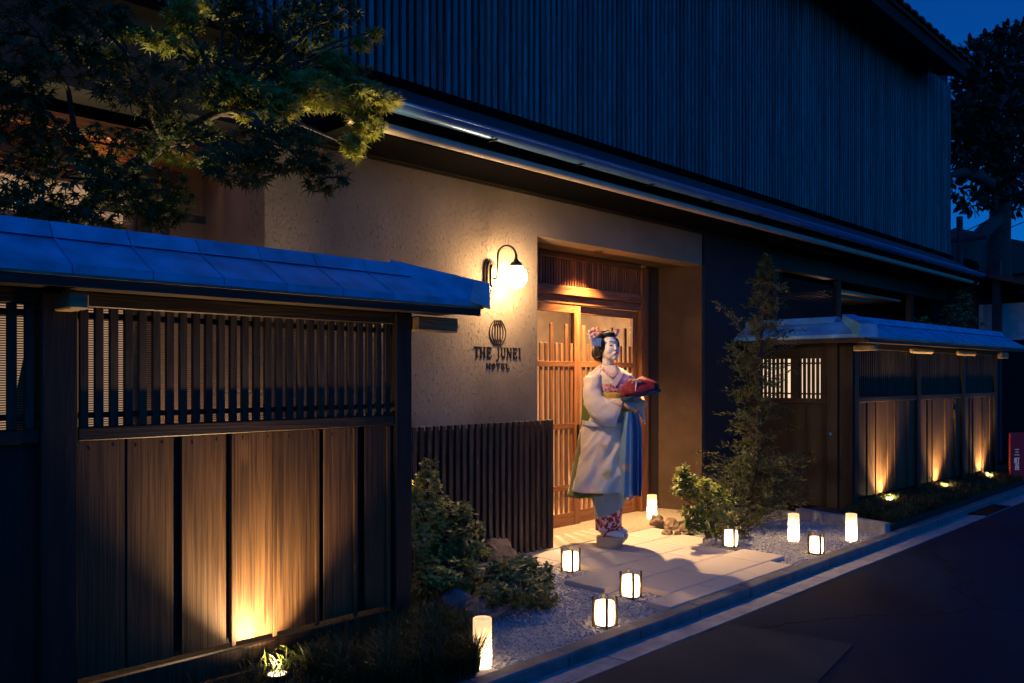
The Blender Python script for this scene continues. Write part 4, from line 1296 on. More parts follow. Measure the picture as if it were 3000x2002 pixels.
# sprays: side shoots with paired lance leaves; reach by height as in the photograph
prof = [(745, 6), (790, 26), (850, 48), (900, 40), (960, 82), (1010, 70), (1050, 90), (1100, 78), (1170, 84), (1230, 80), (1300, 84), (1340, 130), (1390, 135), (1440, 130), (1490, 112), (1530, 80), (1555, 45)]
for i in range(len(prof) - 1):
    y0, r0 = prof[i]; y1, r1 = prof[i + 1]
    ns = int((y1 - y0) * (.34 if y0 < 1320 else 1.0))
    for k in range(ns):
        t = random.random()
        py = y0 + (y1 - y0) * t; rr_ = (r0 + (r1 - r0) * t) * pxr(2225, 3.83)
        zc_ = fw(2225, py).z
        # stem position at that height
        sx = np.interp(zc_, [s[2] for s in stem], [s[0] for s in stem]); sy = np.interp(zc_, [s[2] for s in stem], [s[1] for s in stem])
        a = random.uniform(0, 6.28); L = rr_ * random.choice((.5, .8, 1.1, 1.6))
        st = Vector((sx, sy, zc_ - L * .35))
        en = Vector((sx + L * math.cos(a), sy + L * .85 * math.sin(a), zc_ + L * .10 - .06 * random.random()))
        cv = curve(st, en, L * .16, 5, .012)
        m.tube(cv, [.0035, .003, .0025, .002, .001], 4)
        for j in range(26):
            u = random.uniform(.15, 1.0) ** .7 * 4
            i0 = min(3, int(u)); q = cv[i0].lerp(cv[i0 + 1], u - i0)
            P.append(q + Vector((random.gauss(0, .014), random.gauss(0, .014), random.gauss(0, .014)))); dd = (en - st).normalized() + Vector((random.gauss(0, .7), random.gauss(0, .7), random.gauss(0, .5)))
            D.append(dd)
for (a_, b_) in (((2200, 1010), (2100, 885)), ((2205, 1080), (2125, 1012)), ((2210, 1130), (2145, 1075)), ((2230, 1040), (2345, 1012)), ((2225, 1420), (2350, 1370)), ((2225, 1480), (2352, 1455))):
    cv = curve(fw(*a_, 3.80), fw(*b_, 3.76), .03, 6, .012)
    m.tube(cv, [.005, .004, .0035, .003, .002, .001], 5)
    for j in range(90):
        u = random.uniform(.2, 1.0) * 5; i0 = min(4, int(u)); q = cv[i0].lerp(cv[i0 + 1], u - i0)
        P.append(q + Vector((random.gauss(0, .016), random.gauss(0, .016), random.gauss(0, .016)))); D.append((cv[-1] - cv[0]).normalized() + Vector((random.gauss(0, .6), random.gauss(0, .6), random.gauss(0, .5))))
m.build('trunk', 'bark', ft)
P, D = np.array(P), np.array(D); N = len(P)
leaves('crown', 'leaf_slender', ft, *LANCE, P, rdir(N) + np.array([-.2, -.3, .5]), D, rng.uniform(.030, .066, N))

# ---- shrub behind the far fence
bt = (10.6, 4.0, 0)
shrub('garden_shrub', 'small glossy shrub peeping over the far fence roof', bt, [
    blob(2700, 950, 4.0, 40, 25, 120), blob(2790, 930, 4.0, 50, 40, 220), blob(2820, 890, 4.0, 40, 40, 150), blob(2850, 950, 4.0, 45, 30, 140), blob(2760, 985, 4.0, 90, 25, 200)], 'leaf_low', OVAL, .05, .08)

# ---- grass
def grass(label, poly, n, zmin, lmin, lmax, wd=.0022, name='grass'):
    xs = [p[0] for p in poly]; ys = [p[1] for p in poly]
    out = []
    while len(out) < n:
        x, y = random.uniform(min(xs), max(xs)), random.uniform(min(ys), max(ys))
        c = False
        for i in range(len(poly)):
            (x1, y1), (x2, y2) = poly[i], poly[i - 1]
            if (y1 > y) != (y2 > y) and x < (x2 - x1) * (y - y1) / (y2 - y1) + x1: c = not c
        if c:
            out.append((x, y, zmin))
    P = np.array(out)
    # clumps
    for i in range(len(P)):
        pass
    L = rng.uniform(lmin, lmax, n) * (0.75 + .5 * (np.sin(P[:, 0] * 23) * np.sin(P[:, 1] * 19) * .5 + .5))
    return tag(blades(name, 'grass_blade', None, P, L, rng.uniform(.35, 1.0, n), np.full(n, wd)), label, 'grass', kind='stuff')
grass('dark mound of fine grass at the foot of the near fence', [(2.02, 3.05), (2.25, 2.83), (2.62, 2.84), (2.86, 3.1), (2.98, 3.4), (2.9, 3.56), (2.2, 3.52), (2.0, 3.35)], 15000, -.012, .10, .22)
grass('sparse grass along the near fence base', [(1.0, 3.2), (2.05, 3.0), (2.05, 3.56), (1.0, 3.56)], 900, -.012, .05, .13)
grass('bright tuft of grass round the near ground spotlight', [(1.80, 3.40), (1.98, 3.38), (2.0, 3.50), (1.82, 3.53)], 70, -.012, .08, .17, .003)
grass('dry grass behind the near fence post', [(2.82, 3.62), (3.1, 3.62), (3.15, 3.95), (2.85, 3.95)], 900, -.012, .10, .20)
grass('low grass bed along the foot of the far fence', [(7.75, 2.82), (13.5, 2.82), (13.5, 3.30), (8.2, 3.45), (7.9, 3.3)], 24000, .045, .05, .13, .0026)
for k, x in enumerate((.62, 2.12, 3.62)):
    q = ffw(x + .12, -.20)
    grass(('bright grass tuft at the spotlight next to the gate post', 'bright grass tuft at the spotlight of the middle far bay', 'bright grass tuft at the spotlight by the red sign')[k],
          [(q[0] - .16, q[1] - .06), (q[0] + .22, q[1] - .08), (q[0] + .22, q[1] + .10), (q[0] - .16, q[1] + .10)], 150, .045, .08, .15, .0035)
# ================================================================== PERSON
PK = 0.002787                       # metres per pixel where the person stands
def U(px): return (px - 1790) * PK
def Z(py): return 1.38 - (py - 1105) * PK
PO = gnd(1790, 1600)
def cloth(name, stops, motifs=(), rough=0.75, zlo=0.0, zhi=1.5, xslope=0.0, weave=0.25):
    """woven silk: dyed in bands up the garment, with printed motifs (centre, radius, colour)"""
    m, nt, p = base(name)
    tc = nt.nodes.new('ShaderNodeTexCoord')
    sx = nt.nodes.new('ShaderNodeSeparateXYZ')
    nt.links.new(tc.outputs['Object'], sx.inputs[0])
    nz = nt.nodes.new('ShaderNodeTexNoise'); nz.inputs['Scale'].default_value = 5.0
    nt.links.new(tc.outputs['Object'], nz.inputs['Vector'])
    a = nt.nodes.new('ShaderNodeMath'); a.operation = 'MULTIPLY_ADD'; a.inputs[1].default_value = xslope
    nt.links.new(sx.outputs[0], a.inputs[0]); nt.links.new(sx.outputs[2], a.inputs[2])
    b = nt.nodes.new('ShaderNodeMath'); b.operation = 'MULTIPLY_ADD'; b.inputs[1].default_value = 0.12
    nt.links.new(nz.outputs[0], b.inputs[0]); nt.links.new(a.outputs[0], b.inputs[2])
    mr = nt.nodes.new('ShaderNodeMapRange'); mr.inputs[1].default_value = zlo; mr.inputs[2].default_value = zhi
    nt.links.new(b.outputs[0], mr.inputs[0])
    r = ramp(nt, stops); nt.links.new(mr.outputs[0], r.inputs[0])
    col = r.outputs[0]
    n2 = nt.nodes.new('ShaderNodeTexNoise'); n2.inputs['Scale'].default_value = 40.0
    nt.links.new(tc.outputs['Object'], n2.inputs['Vector'])
    for c, rad, cc in motifs:
        d = nt.nodes.new('ShaderNodeVectorMath'); d.operation = 'DISTANCE'
        d.inputs[1].default_value = c
        nt.links.new(tc.outputs['Object'], d.inputs[0])
        s = nt.nodes.new('ShaderNodeMath'); s.operation = 'MULTIPLY_ADD'; s.inputs[1].default_value = rad * 1.6
        nt.links.new(n2.outputs[0], s.inputs[0]); nt.links.new(d.outputs['Value'], s.inputs[2])
        q = nt.nodes.new('ShaderNodeMapRange'); q.inputs[1].default_value = rad * 2.15; q.inputs[2].default_value = rad * 1.5
        nt.links.new(s.outputs[0], q.inputs[0])
        mx = nt.nodes.new('ShaderNodeMix'); mx.data_type = 'RGBA'
        nt.links.new(q.outputs[0], mx.inputs[0]); nt.links.new(col, mx.inputs[6]); mx.inputs[7].default_value = (*cc, 1)
        col = mx.outputs[2]
    nt.links.new(col, p.inputs['Base Color'])
    p.inputs['Roughness'].default_value = rough
    p.inputs['Sheen Weight'].default_value = 0.15
    p.inputs['Specular IOR Level'].default_value = 0.3
    n3 = nt.nodes.new('ShaderNodeTexNoise'); n3.inputs['Scale'].default_value = 9.0; n3.inputs['Detail'].default_value = 3
    nt.links.new(tc.outputs['Object'], n3.inputs['Vector'])
    bump(nt, p, n3.outputs[0], weave, 0.03)
    return m
CR, CR2 = (0.86, 0.69, 0.52), (0.64, 0.54, 0.47)
BL, BL2, DB = (0.32, 0.42, 0.47), (0.20, 0.33, 0.41), (0.03, 0.13, 0.30)
cloth('kimono_silk', [(0.0, BL2), (0.14, BL), (0.30, (.58, .54, .50)), (0.46, CR), (1.0, CR)],
      [((U(1757), -.23, Z(1305)), .036, (.62, .44, .20)), ((U(1768), -.25, Z(1382)), .034, (.46, .42, .18)), ((U(1712), -.20, Z(1424)), .040, (.78, .52, .46)), ((U(1730), -.22, Z(1432)), .030, (.80, .55, .48)), ((U(1823), -.22, Z(1358)), .030, (.80, .40, .25))],
      zlo=Z(1460), zhi=Z(1180), xslope=-.25)
cloth('kimono_sleeve', [(0.0, (0.42, .50, .54)), (0.20, (.62, .60, .58)), (0.45, CR), (1.0, CR)], zlo=Z(1252), zhi=Z(1080))
cloth('kimono_drape', [(0.0, BL2), (1.0, (.20, .36, .48))], [((U(1822), -.27, Z(1360)), .030, (.80, .38, .22))], zlo=Z(1456), zhi=Z(1200), weave=.15)
cloth('drape_blue', [(0.0, (.02, .12, .32)), (.5, (.03, .16, .34)), (1.0, (.10, .22, .32))], zlo=Z(1456), zhi=Z(1200), weave=.15)
cloth('inner_silk', [(0.0, (.30, .42, .42)), (0.4, (.20, .30, .36)), (1.0, (.20, .30, .38))], zlo=Z(1530), zhi=Z(1440))
cloth('lining_green', [(0.0, (.16, .17, .03)), (1.0, (.16, .17, .03))])
cloth('obi_yellow', [(0.0, (.42, .34, .03)), (1.0, (.34, .32, .04))], [((U(1783), -.16, Z(1160)), .05, (.60, .36, .05))])
def spotted(name, a, b, scale, lo=.42, hi=.52):
    m, nt, p = base(name)
    v = coords(nt); n = noise(nt, v, scale, 2, .5, .8)
    r = ramp(nt, [(lo, a), (hi, b)]); nt.links.new(n.outputs[0], r.inputs[0])
    nt.links.new(r.outputs[0], p.inputs['Base Color']); p.inputs['Roughness'].default_value = .8
spotted('silk_red_white', (.30, .008, .015), (.70, .50, .48), 34, .50, .56)
spotted('silk_pink', (.35, .03, .06), (.72, .38, .34), 60, .42, .50)
spotted('collar_pink', (.50, .10, .10), (.78, .55, .48), 70, .40, .52)
simple('red_cloth', (.26, .006, .014), .7, var=.25, scale=9, bmp=.4, bscale=14, bdist=.02)
simple('teal_cloth', (.012, .045, .075), .7, var=.25, scale=8)
simple('cord_white', (.72, .55, .48), .7)
simple('hair_black', (.010, .008, .007), .55, var=.2, scale=30, bmp=.3, bscale=50, stretch=(1, 1, .15), bdist=.004)
spotted('flower_pink', (.62, .20, .20), (.80, .58, .50), 45, .40, .55)
simple('silver', (.6, .58, .55), .3, .9)
simple('tabi_white', (.74, .70, .68), .8)
simple('sandal_wood', (.66, .46, .26), .6, var=.15, scale=8, stretch=(1, 1, 6))
simple('strap_red', (.30, .01, .02), .6)
simple('eye_dark', (.02, .012, .012), .3)
simple('lip_red', (.50, .05, .05), .45)
def skin_mat():
    m, nt, p = base('skin')
    tc = nt.nodes.new('ShaderNodeTexCoord'); sx = nt.nodes.new('ShaderNodeSeparateXYZ')
    nt.links.new(tc.outputs['Object'], sx.inputs[0])
    mr = nt.nodes.new('ShaderNodeMapRange'); mr.inputs[1].default_value = 1.30; mr.inputs[2].default_value = 1.42
    nt.links.new(sx.outputs[2], mr.inputs[0])
    r = ramp(nt, [(0, (.76, .47, .33)), (1, (.88, .76, .66))]); nt.links.new(mr.outputs[0], r.inputs[0])
    nt.links.new(r.outputs[0], p.inputs['Base Color'])
    p.inputs['Roughness'].default_value = .75
    p.inputs['Specular IOR Level'].default_value = .2
    p.inputs['Subsurface Weight'].default_value = .12
    p.inputs['Subsurface Radius'].default_value = (.012, .005, .003)
skin_mat()

def remeshed(mb, name, voxel, mats, smooth_it=6):
    """fuse overlapping closed shapes into one continuous surface"""
    me = mb.mesh(name + '_src', mats)
    o = bpy.data.objects.new(name + '_src', me); COL.objects.link(o)
    r = o.modifiers.new('r', 'REMESH'); r.mode = 'VOXEL'; r.voxel_size = voxel; r.use_smooth_shade = True
    s = o.modifiers.new('s', 'SMOOTH'); s.iterations = smooth_it; s.factor = .5
    dg = bpy.context.evaluated_depsgraph_get()
    out = bpy.data.meshes.new_from_object(o.evaluated_get(dg))
    out.name = name
    out.materials.clear()
    for m in (mats if isinstance(mats, (list, tuple)) else [mats]):
        out.materials.append(MATS[m])
    bpy.data.objects.remove(o)
    out.polygons.foreach_set('use_smooth', [True] * len(out.polygons))
    out.update()
    return out

# ---- head frame: she looks up and to her left
HC = Vector((U(1782), -.005, Z(1022)))
hf = Vector((.47, -.85, .20)).normalized()
hu = (Vector((-.10, .12, 1.0)) - hf * Vector((-.10, .12, 1.0)).dot(hf)).normalized()
hr = hf.cross(hu)
HM = Matrix((hr, hf, hu)).transposed() * 1.08        # a little large: the head carries the dressed hair
def hd_(x, y, z): return HC + HM @ Vector((x, y, z))
B_ = MB()
def he(x, y, z, rx, ry, rz): B_.ell(hd_(x, y, z), (rx, ry, rz), 20, 14, HM)
he(0, -.012, .030, .074, .088, .082)
he(0, .020, -.010, .064, .068, .088)
he(0, .036, -.058, .048, .046, .042)
he(0, .058, -.088, .022, .022, .019)
he(.030, .050, -.030, .030, .026, .034)
he(-.030, .050, -.030, .030, .026, .034)
he(0, .066, .024, .046, .018, .030)
he(0, .089, -.012, .0075, .010, .022)
he(0, .094, -.028, .0105, .010, .009)
he(0, .078, -.056, .021, .016, .012)
he(.068, -.012, -.012, .010, .018, .030)
he(-.068, -.012, -.012, .010, .018, .030)
def limb(pts, rad, n=14): B_.tube([Vector(p) for p in pts], rad, n)
neck0 = Vector((U(1782), .015, Z(1085)))
limb([neck0 + Vector((0, 0, -.10)), neck0, hd_(0, -.02, -.06), hd_(0, -.01, 0)], [.075, .049, .047, .05])
# trunk
def tr_ell(px, py, v, rx, ry, rz): B_.ell((U(px), v, Z(py)), (rx, ry, rz), 20, 12)
tr_ell(1785, 1125, .01, .15, .095, .14)
tr_ell(1792, 1185, .01, .125, .095, .16)
tr_ell(1795, 1255, .01, .15, .115, .14)
# legs and feet
FD = Vector((.90, -.42, 0)).normalized()        # the way the feet point
FR = Vector((FD.y, -FD.x, 0))
feet = [Vector((U(1764), -.05, 0)), Vector((U(1782), .085, 0))]
for k, fpos in enumerate(feet):
    hip = Vector((U(1785 + 10 * k), -.05 + .10 * k, Z(1290)))
    knee = Vector((U(1778 + 8 * k), -.05 + .11 * k, Z(1425)))
    ank = fpos + Vector((0, 0, .165)) - FD * .01
    limb([hip, hip.lerp(knee, .5), knee, knee.lerp(ank, .45), ank], [.085, .075, .052, .044, .026])
    limb([ank, fpos + FD * .02 + Vector((0, 0, .135)), fpos + FD * .09 + Vector((0, 0, .118)), fpos + FD * .155 + Vector((0, 0, .106))], [.026, .030, .028, .016])
# arms
rs, re, rw = Vector((U(1735), -.04, Z(1102))), Vector((U(1730), -.10, Z(1178))), Vector((U(1814), -.235, Z(1184)))
ls, le, lw = Vector((U(1838), .07, Z(1104))), Vector((U(1874), .08, Z(1165))), Vector((U(1878), -.16, Z(1186)))
limb([rs, re, rw], [.05, .042, .027]); limb([ls, le, lw], [.05, .042, .027])
def hand(w, d, s, n, curl):
    """palm and five fingers: d finger direction, s from index to little finger, n palm side"""
    d, s, n = Vector(d).normalized(), Vector(s).normalized(), Vector(n).normalized()
    B_.ell(w + d * .045, (.044, .036, .019), 16, 10, Matrix((d, s, n)).transposed())
    for i, L in enumerate((.070, .078, .072, .057)):
        o = w + d * .078 + s * (-.027 + .018 * i)
        pts = [o - d * .02, o]
        a = 0.15
        for k, seg in enumerate((.45, .32, .23)):
            a += curl * (.8, 1.0, .7)[k]
            pts.append(pts[-1] + (d * math.cos(a) + n * math.sin(a)) * L * seg)
        B_.tube(pts, [.0095, .0095, .009, .0082, .0065], 8)
    o = w + d * .025 - s * .030
    B_.tube([o, o - s * .018 + d * .020 + n * .008, o - s * .022 + d * .045 + n * .018, o - s * .018 + d * .062 + n * .028], [.013, .012, .010, .007], 8)
hand(rw, (.93, -.05, -.10), (.15, -.25, -.9), (-.1, .9, -.3), .50)
hand(lw, (-.75, -.40, -.05), (-.1, -.2, -.92), (.5, .8, -.1), .45)
body = remeshed(B_, 'person', .0042, 'skin', 5)
person = link('person', body, None, (PO.x, PO.y, .003), R(-45))
tag(person, 'person in a pale blue kimono on the paving, looking up and holding a red bundle', 'person')
# ---- face
def fpart(name, mat, pts, rad):
    return MB().tube([hd_(*p) for p in pts], rad, 8).build(name, mat, person, smooth=True)
for s in (1, -1):
    B2 = MB(); B2.ell(hd_(s * .028, .0775, .004), (.0140, .006, .0052), 14, 8, HM)
    B2.build('eye', 'eye_dark', person, smooth=True)
    fpart('eyebrow', 'eye_dark', [(s * .014, .0860, .0330), (s * .028, .0830, .0385), (s * .043, .0700, .0365)], [.0012, .0022, .0008])
B2 = MB(); B2.ell(hd_(0, .0925, -.053), (.014, .006, .0035), 14, 8, HM); B2.ell(hd_(0, .0915, -.0585), (.011, .006, .0036), 14, 8, HM)
B2.build('lips', 'lip_red', person, smooth=True)
# ---- hair, dressed up
Hh = MB()
def hh_(x, y, z, rx, ry, rz): Hh.ell(hd_(x, y, z), (rx, ry, rz), 18, 12, HM)
hh_(0, -.035, .045, .090, .090, .086)       # crown
hh_(0, .030, .094, .064, .046, .026)        # front roll
hh_(0, -.025, .118, .050, .060, .030)       # top knot
hh_(.066, .004, .028, .024, .046, .058); hh_(-.066, .004, .028, .024, .046, .058)   # side wings
hh_(.066, -.045, -.005, .028, .055, .055); hh_(-.066, -.045, -.005, .028, .055, .055)
hh_(0, -.112, -.012, .076, .048, .072)      # back bulge
hh_(0, -.085, -.065, .036, .030, .034)      # nape
hair = remeshed(Hh, 'hair', .005, 'hair_black', 4)
link('hair', hair, person)
def flower(name, cen, rad, n, mat):
    m = MB()
    for k in range(n):
        d = Vector(rdir(1)[0]); c = Vector(cen) + Vector((d.x, d.y * .6, d.z)) * rad * random.uniform(.3, .95)
        for q in range(5):
            a = 2 * math.pi * q / 5 + k
            m.ell(c + Vector((math.cos(a) * .008, -.003, math.sin(a) * .008)), (.0075, .0045, .0075), 6, 4)
        m.ell(c + Vector((0, -.006, 0)), (.004, .004, .004), 6, 4)
    return m.build(name, mat, person, smooth=True)
flower('hair_flower', (U(1738), -.075, Z(984)), .055, 26, 'flower_pink')
flower('hair_flower', (U(1804), -.02, Z(978)), .036, 12, 'flower_pink')
m = MB()
for k in range(6):
    m.box(U(1730 + k * 4.6), U(1733.6 + k * 4.6), -.098, -.095, Z(1016 + (k % 2) * 2), Z(996))
m.box(U(1728), U(1758), -.100, -.094, Z(998), Z(994))
m.build('hair_pin', 'silver', person)
MB().tube([hd_(-.07, .0, .10), hd_(0, -.01, .125), hd_(.06, .0, .11)], [.010, .014, .010], 8).build('hair_band', 'strap_red', person, smooth=True)

# ---- garments
from mathutils import noise as mnoise
def wrinkle(o, amp, sc, ridge=True, slant=0.0):
    """folds in the cloth: move the vertices along their normals"""
    me = o.data
    nr_ = [v.normal.copy() for v in me.vertices]
    for v, n in zip(me.vertices, nr_):
        p = Vector((v.co.x * sc[0] + v.co.z * slant, v.co.y * sc[1], v.co.z * sc[2]))
        k = mnoise.noise(p) + .5 * mnoise.noise(p * 2.1 + Vector((3, 7, 1)))
        if ridge: k = .55 - abs(k) * 1.6
        v.co += n * amp * k
    me.update()
def ring(cpx, py, a, b, cv=0.0, n=110, amp=0.0, kf=9, ph=0.0, tilt=0.0, pw=1.0):
    out = []
    for i in range(n):
        th = 2 * math.pi * i / n
        f = 1 + amp * (math.sin(kf * th + ph) * .6 + math.sin((kf * 1.7 // 1) * th + 2.1 * ph + 1) * .4)
        c, s = math.cos(th), math.sin(th)
        c2 = math.copysign(abs(c) ** pw, c); s2 = math.copysign(abs(s) ** pw, s)
        x = U(cpx) + a * PK * c2 * f
        out.append(Vector((x, cv + b * s2 * f, Z(py) + tilt * (x - U(cpx)))))
    return out
def interp_rings(keys, n, **kw):
    """keys: (py, left px, right px, depth, cv, amp, tilt)"""
    ks = np.array([[k[0], k[1], k[2], k[3], k[4], k[5], k[6]] for k in keys], float)
    out = []
    for py in np.linspace(ks[0, 0], ks[-1, 0], n):
        l_, r_, b, cv, am, ti = [np.interp(py, ks[:, 0], ks[:, j]) for j in range(1, 7)]
        out.append(ring((l_ + r_) / 2, py, (r_ - l_) / 2, b, cv, amp=am, tilt=ti, **kw))
    return out
def garment(name, mat, rings, cap0=False, cap1=False):
    o = MB().loft(rings, cap0, cap1).build(name, mat, person, smooth=True)
    wrinkle(o, {'skirt': .026, 'lining': .012, 'inner_robe': .014, 'obi': .002, 'obi_scarf': .002}.get(name, .010), (8, 8, 1.6) if name == 'skirt' else (9, 9, 3.2), slant=-4.5 if name == 'skirt' else 0)
    sd = o.modifiers.new('thickness', 'SOLIDIFY'); sd.thickness = .004; sd.offset = -1
    return o
# upper robe
up_keys = [(1248, 1716, 1862, .150, .0, .004, 0), (1215, 1734, 1856, .140, 0, .003, 0), (1170, 1742, 1852, .132, 0, 0, 0), (1140, 1738, 1853, .132, 0, 0, 0), (1115, 1724, 1856, .128, .0, 0, 0), (1100, 1722, 1852, .118, .005, 0, 0),
           (1088, 1734, 1834, .100, .01, 0, 0), (1078, 1748, 1816, .080, .015, 0, 0), (1072, 1756, 1808, .066, .018, 0, 0)]
up_keys = up_keys[::-1]
garment('robe', 'kimono_sleeve', interp_rings(up_keys, 40))
def torso_v(px, py, out=.004):
    ks = np.array([[k[0], k[1], k[2], k[3], k[4]] for k in up_keys], float)
    l_, r_, b, cv = [np.interp(py, ks[:, 0], ks[:, j]) for j in range(1, 5)]
    t = (px - (l_ + r_) / 2) / ((r_ - l_) / 2)
    return cv - (b + out) * math.sqrt(max(0.0, 1 - t * t))
def strip(name, mat, path, w, out=.006):
    """a band laid on the chest: path of (px, py), width in px"""
    m = MB(); vs = []
    P_ = [Vector(p) for p in path]
    for i, p in enumerate(P_):
        t = (P_[min(i + 1, len(P_) - 1)] - P_[max(0, i - 1)]).normalized(); n = Vector((-t.y, t.x)) * w / 2
        for q, o_ in ((p - n, out), (p + n, out), (p + n, out + .008), (p - n, out + .008)):
            vs.append((U(q.x), torso_v(q.x, q.y, o_), Z(q.y)))
    fs = []
    for i in range(len(P_) - 1):
        for k in range(4):
            fs.append((4 * i + k, 4 * i + (k + 1) % 4, 4 * i + 4 + (k + 1) % 4, 4 * i + 4 + k))
    m.add(vs, fs + [(3, 2, 1, 0), tuple(4 * (len(P_) - 1) + k for k in range(4))])
    return m.build(name, mat, person, smooth=True)
strip('collar', 'collar_pink', [(1757, 1075), (1762, 1081), (1770, 1090), (1780, 1098), (1789, 1103)], 9, .010)
strip('collar', 'collar_pink', [(1808, 1073), (1806, 1080), (1801, 1089), (1795, 1097), (1788, 1104)], 9, .012)
strip('lapel', 'kimono_sleeve', [(1818, 1080), (1815, 1092), (1806, 1106), (1797, 1120), (1790, 1131)], 15, .008)
strip('lapel', 'kimono_sleeve', [(1748, 1080), (1757, 1092), (1768, 1104), (1779, 1114), (1786, 1124)], 12, .004)
# obi
ob = [(1127, 1736, 1855, .138, 0, 0, 0), (1140, 1735, 1856, .146, 0, 0, 0), (1152, 1735, 1856, .146, 0, 0, 0)]
garment('obi_scarf', 'silk_pink', interp_rings(ob, 6))
ob = [(1150, 1736, 1856, .150, 0, 0, 0), (1165, 1735, 1857, .154, 0, 0, 0), (1205, 1736, 1856, .150, 0, 0, 0)]
garment('obi', 'obi_yellow', interp_rings(ob, 8))
# obi bow hanging down the back
m = MB(); m.hexa([(U(1700), .02, Z(1300)), (U(1722), -.02, Z(1300)), (U(1745), .16, Z(1300)), (U(1725), .20, Z(1300)), (U(1708), .03, Z(1140)), (U(1730), -.01, Z(1140)), (U(1752), .15, Z(1140)), (U(1732), .20, Z(1140))])
m.build('obi_bow', 'lining_green', person)
# skirt
sk = [(1236, 1709, 1862, .160, 0, .012, 0), (1260, 1707, 1862, .175, -.005, .018, 0), (1300, 1704, 1866, .190, -.01, .025, 0), (1352, 1697, 1872, .205, -.015, .035, 0), (1400, 1685, 1872, .225, -.02, .045, .02), (1434, 1676, 1870, .240, -.02, .055, .04)]
garment('skirt', 'kimono_silk', interp_rings(sk, 60, kf=7, ph=.6))
sk = [(1262, 1702, 1800, .13, .07, .0, 0), (1352, 1686, 1810, .17, .07, .02, 0), (1420, 1670, 1830, .19, .06, .03, .06), (1450, 1663, 1800, .20, .03, .03, .10)]
garment('lining', 'lining_green', interp_rings(sk, 26, kf=5, ph=1.0))
m = MB().loft([[Vector(p) for p in r_] for r_ in interp_rings([(1236, 1706, 1800, .155, -.012, .01, -.08), (1252, 1706, 1806, .165, -.014, .01, -.10)], 4)], False, False)
o = m.build('waist_fold', 'kimono_sleeve', person, smooth=True); sd = o.modifiers.new('thickness', 'SOLIDIFY'); sd.thickness = .008
# gathered cloth held up in her hand: pale panel and deep blue folds
def pleats(name, mat, keys, nple, amp, n=90):
    """hanging gathered sheet, its two edges given in px for each height"""
    rings = []
    for py, l_, r_, v in keys:
        f_, b_ = [], []
        for i in range(n + 1):
            t = i / n
            x = U(l_ + (r_ - l_) * t)
            bow = -.06 * math.sin(math.pi * t)
            w = amp * (py - keys[0][0]) / (keys[-1][0] - keys[0][0]) + amp * .35
            y = v + bow + w * math.sin(2 * math.pi * nple * t + .4)
            f_.append(Vector((x, y, Z(py) + .012 * math.sin(5 * t) * (py == keys[-1][0]))))
            b_.append(Vector((x, y + .006, Z(py))))
        rings.append(f_ + b_[::-1])
    fine = []
    for a, b in zip(rings[:-1], rings[1:]):
        for k in range(6):
            fine.append([p.lerp(q, k / 6) for p, q in zip(a, b)])
    fine.append(rings[-1])
    MB().loft(fine, True, True).build(name, mat, person, smooth=True)
pleats('drape', 'kimono_drape', [(1205, 1818, 1842, -.20), (1250, 1810, 1846, -.205), (1330, 1804, 1846, -.215), (1400, 1800, 1844, -.225), (1444, 1797, 1846, -.235)], 2.2, .014)
pleats('drape', 'drape_blue', [(1205, 1836, 1862, -.15), (1250, 1838, 1872, -.16), (1330, 1838, 1873, -.17), (1400, 1838, 1873, -.18), (1441, 1838, 1869, -.19)], 3.3, .022)
# inner layers
sk = [(1400, 1724, 1850, .150, -.02, .02, 0), (1450, 1731, 1838, .145, -.02, .02, 0), (1480, 1739, 1826, .125, -.02, .02, .10), (1500, 1744, 1823, .114, -.02, .015, .45)]
garment('inner_robe', 'inner_silk', interp_rings(sk, 24, kf=5, ph=2.0))
sk = [(1440, 1742, 1826, .118, -.01, .01, 0), (1500, 1744, 1822, .118, -.005, .01, 0), (1554, 1745, 1822, .118, .0, .012, 0)]
garment('under_skirt', 'silk_red_white', interp_rings(sk, 16, kf=6, ph=.3))
# sleeves: rings round the arm, each with its outward half axis (px) and half depth
def sleeve(name, keys, n=36):
    rr_ = []
    K = np.array(keys, float)
    ts = np.linspace(0, len(keys) - 1, 34)
    for t in ts:
        cx, cy, v, ax, ay, b, bv = [np.interp(t, range(len(keys)), K[:, j]) for j in range(7)]
        rg = []
        for i in range(n):
            th = 2 * math.pi * i / n
            c, s = math.cos(th), math.sin(th)
            c2 = math.copysign(abs(c) ** .8, c)
            wr = 1 + .05 * math.sin(3 * th + 2.2 * t)
            rg.append(Vector((U(cx + ax * c2) + bv * s * .0, v + b * s * wr, Z(cy + ay * c2))))
        rr_.append(rg)
    o = MB().loft(rr_, True, False).build(name, 'kimono_sleeve', person, smooth=True)
    wrinkle(o, .010, (7, 7, 13))
    sd = o.modifiers.new('thickness', 'SOLIDIFY'); sd.thickness = .006; sd.offset = -1
sleeve('sleeve', [(1752, 1088, -.01, -12, 10, .06, 0), (1736, 1104, -.05, -26, 2, .075, 0), (1731, 1140, -.085, -26, 3, .080, 0), (1735, 1172, -.115, -27, 14, .078, 0), (1748, 1196, -.150, -22, 28, .070, 0), (1772, 1206, -.185, -14, 38, .055, 0), (1794, 1209, -.200, -12, 40, .045, 0), (1804, 1210, -.205, -13, 39, .042, 0)])
sleeve('sleeve', [(1828, 1090, .03, 12, 8, .06, 0), (1844, 1106, .06, 18, 2, .07, 0), (1858, 1136, .08, 17, 6, .07, 0), (1868, 1165, .06, 19, 20, .075, 0), (1868, 1195, .0, 21, 36, .085, 0), (1868, 1208, -.05, 19, 36, .075, 0)])
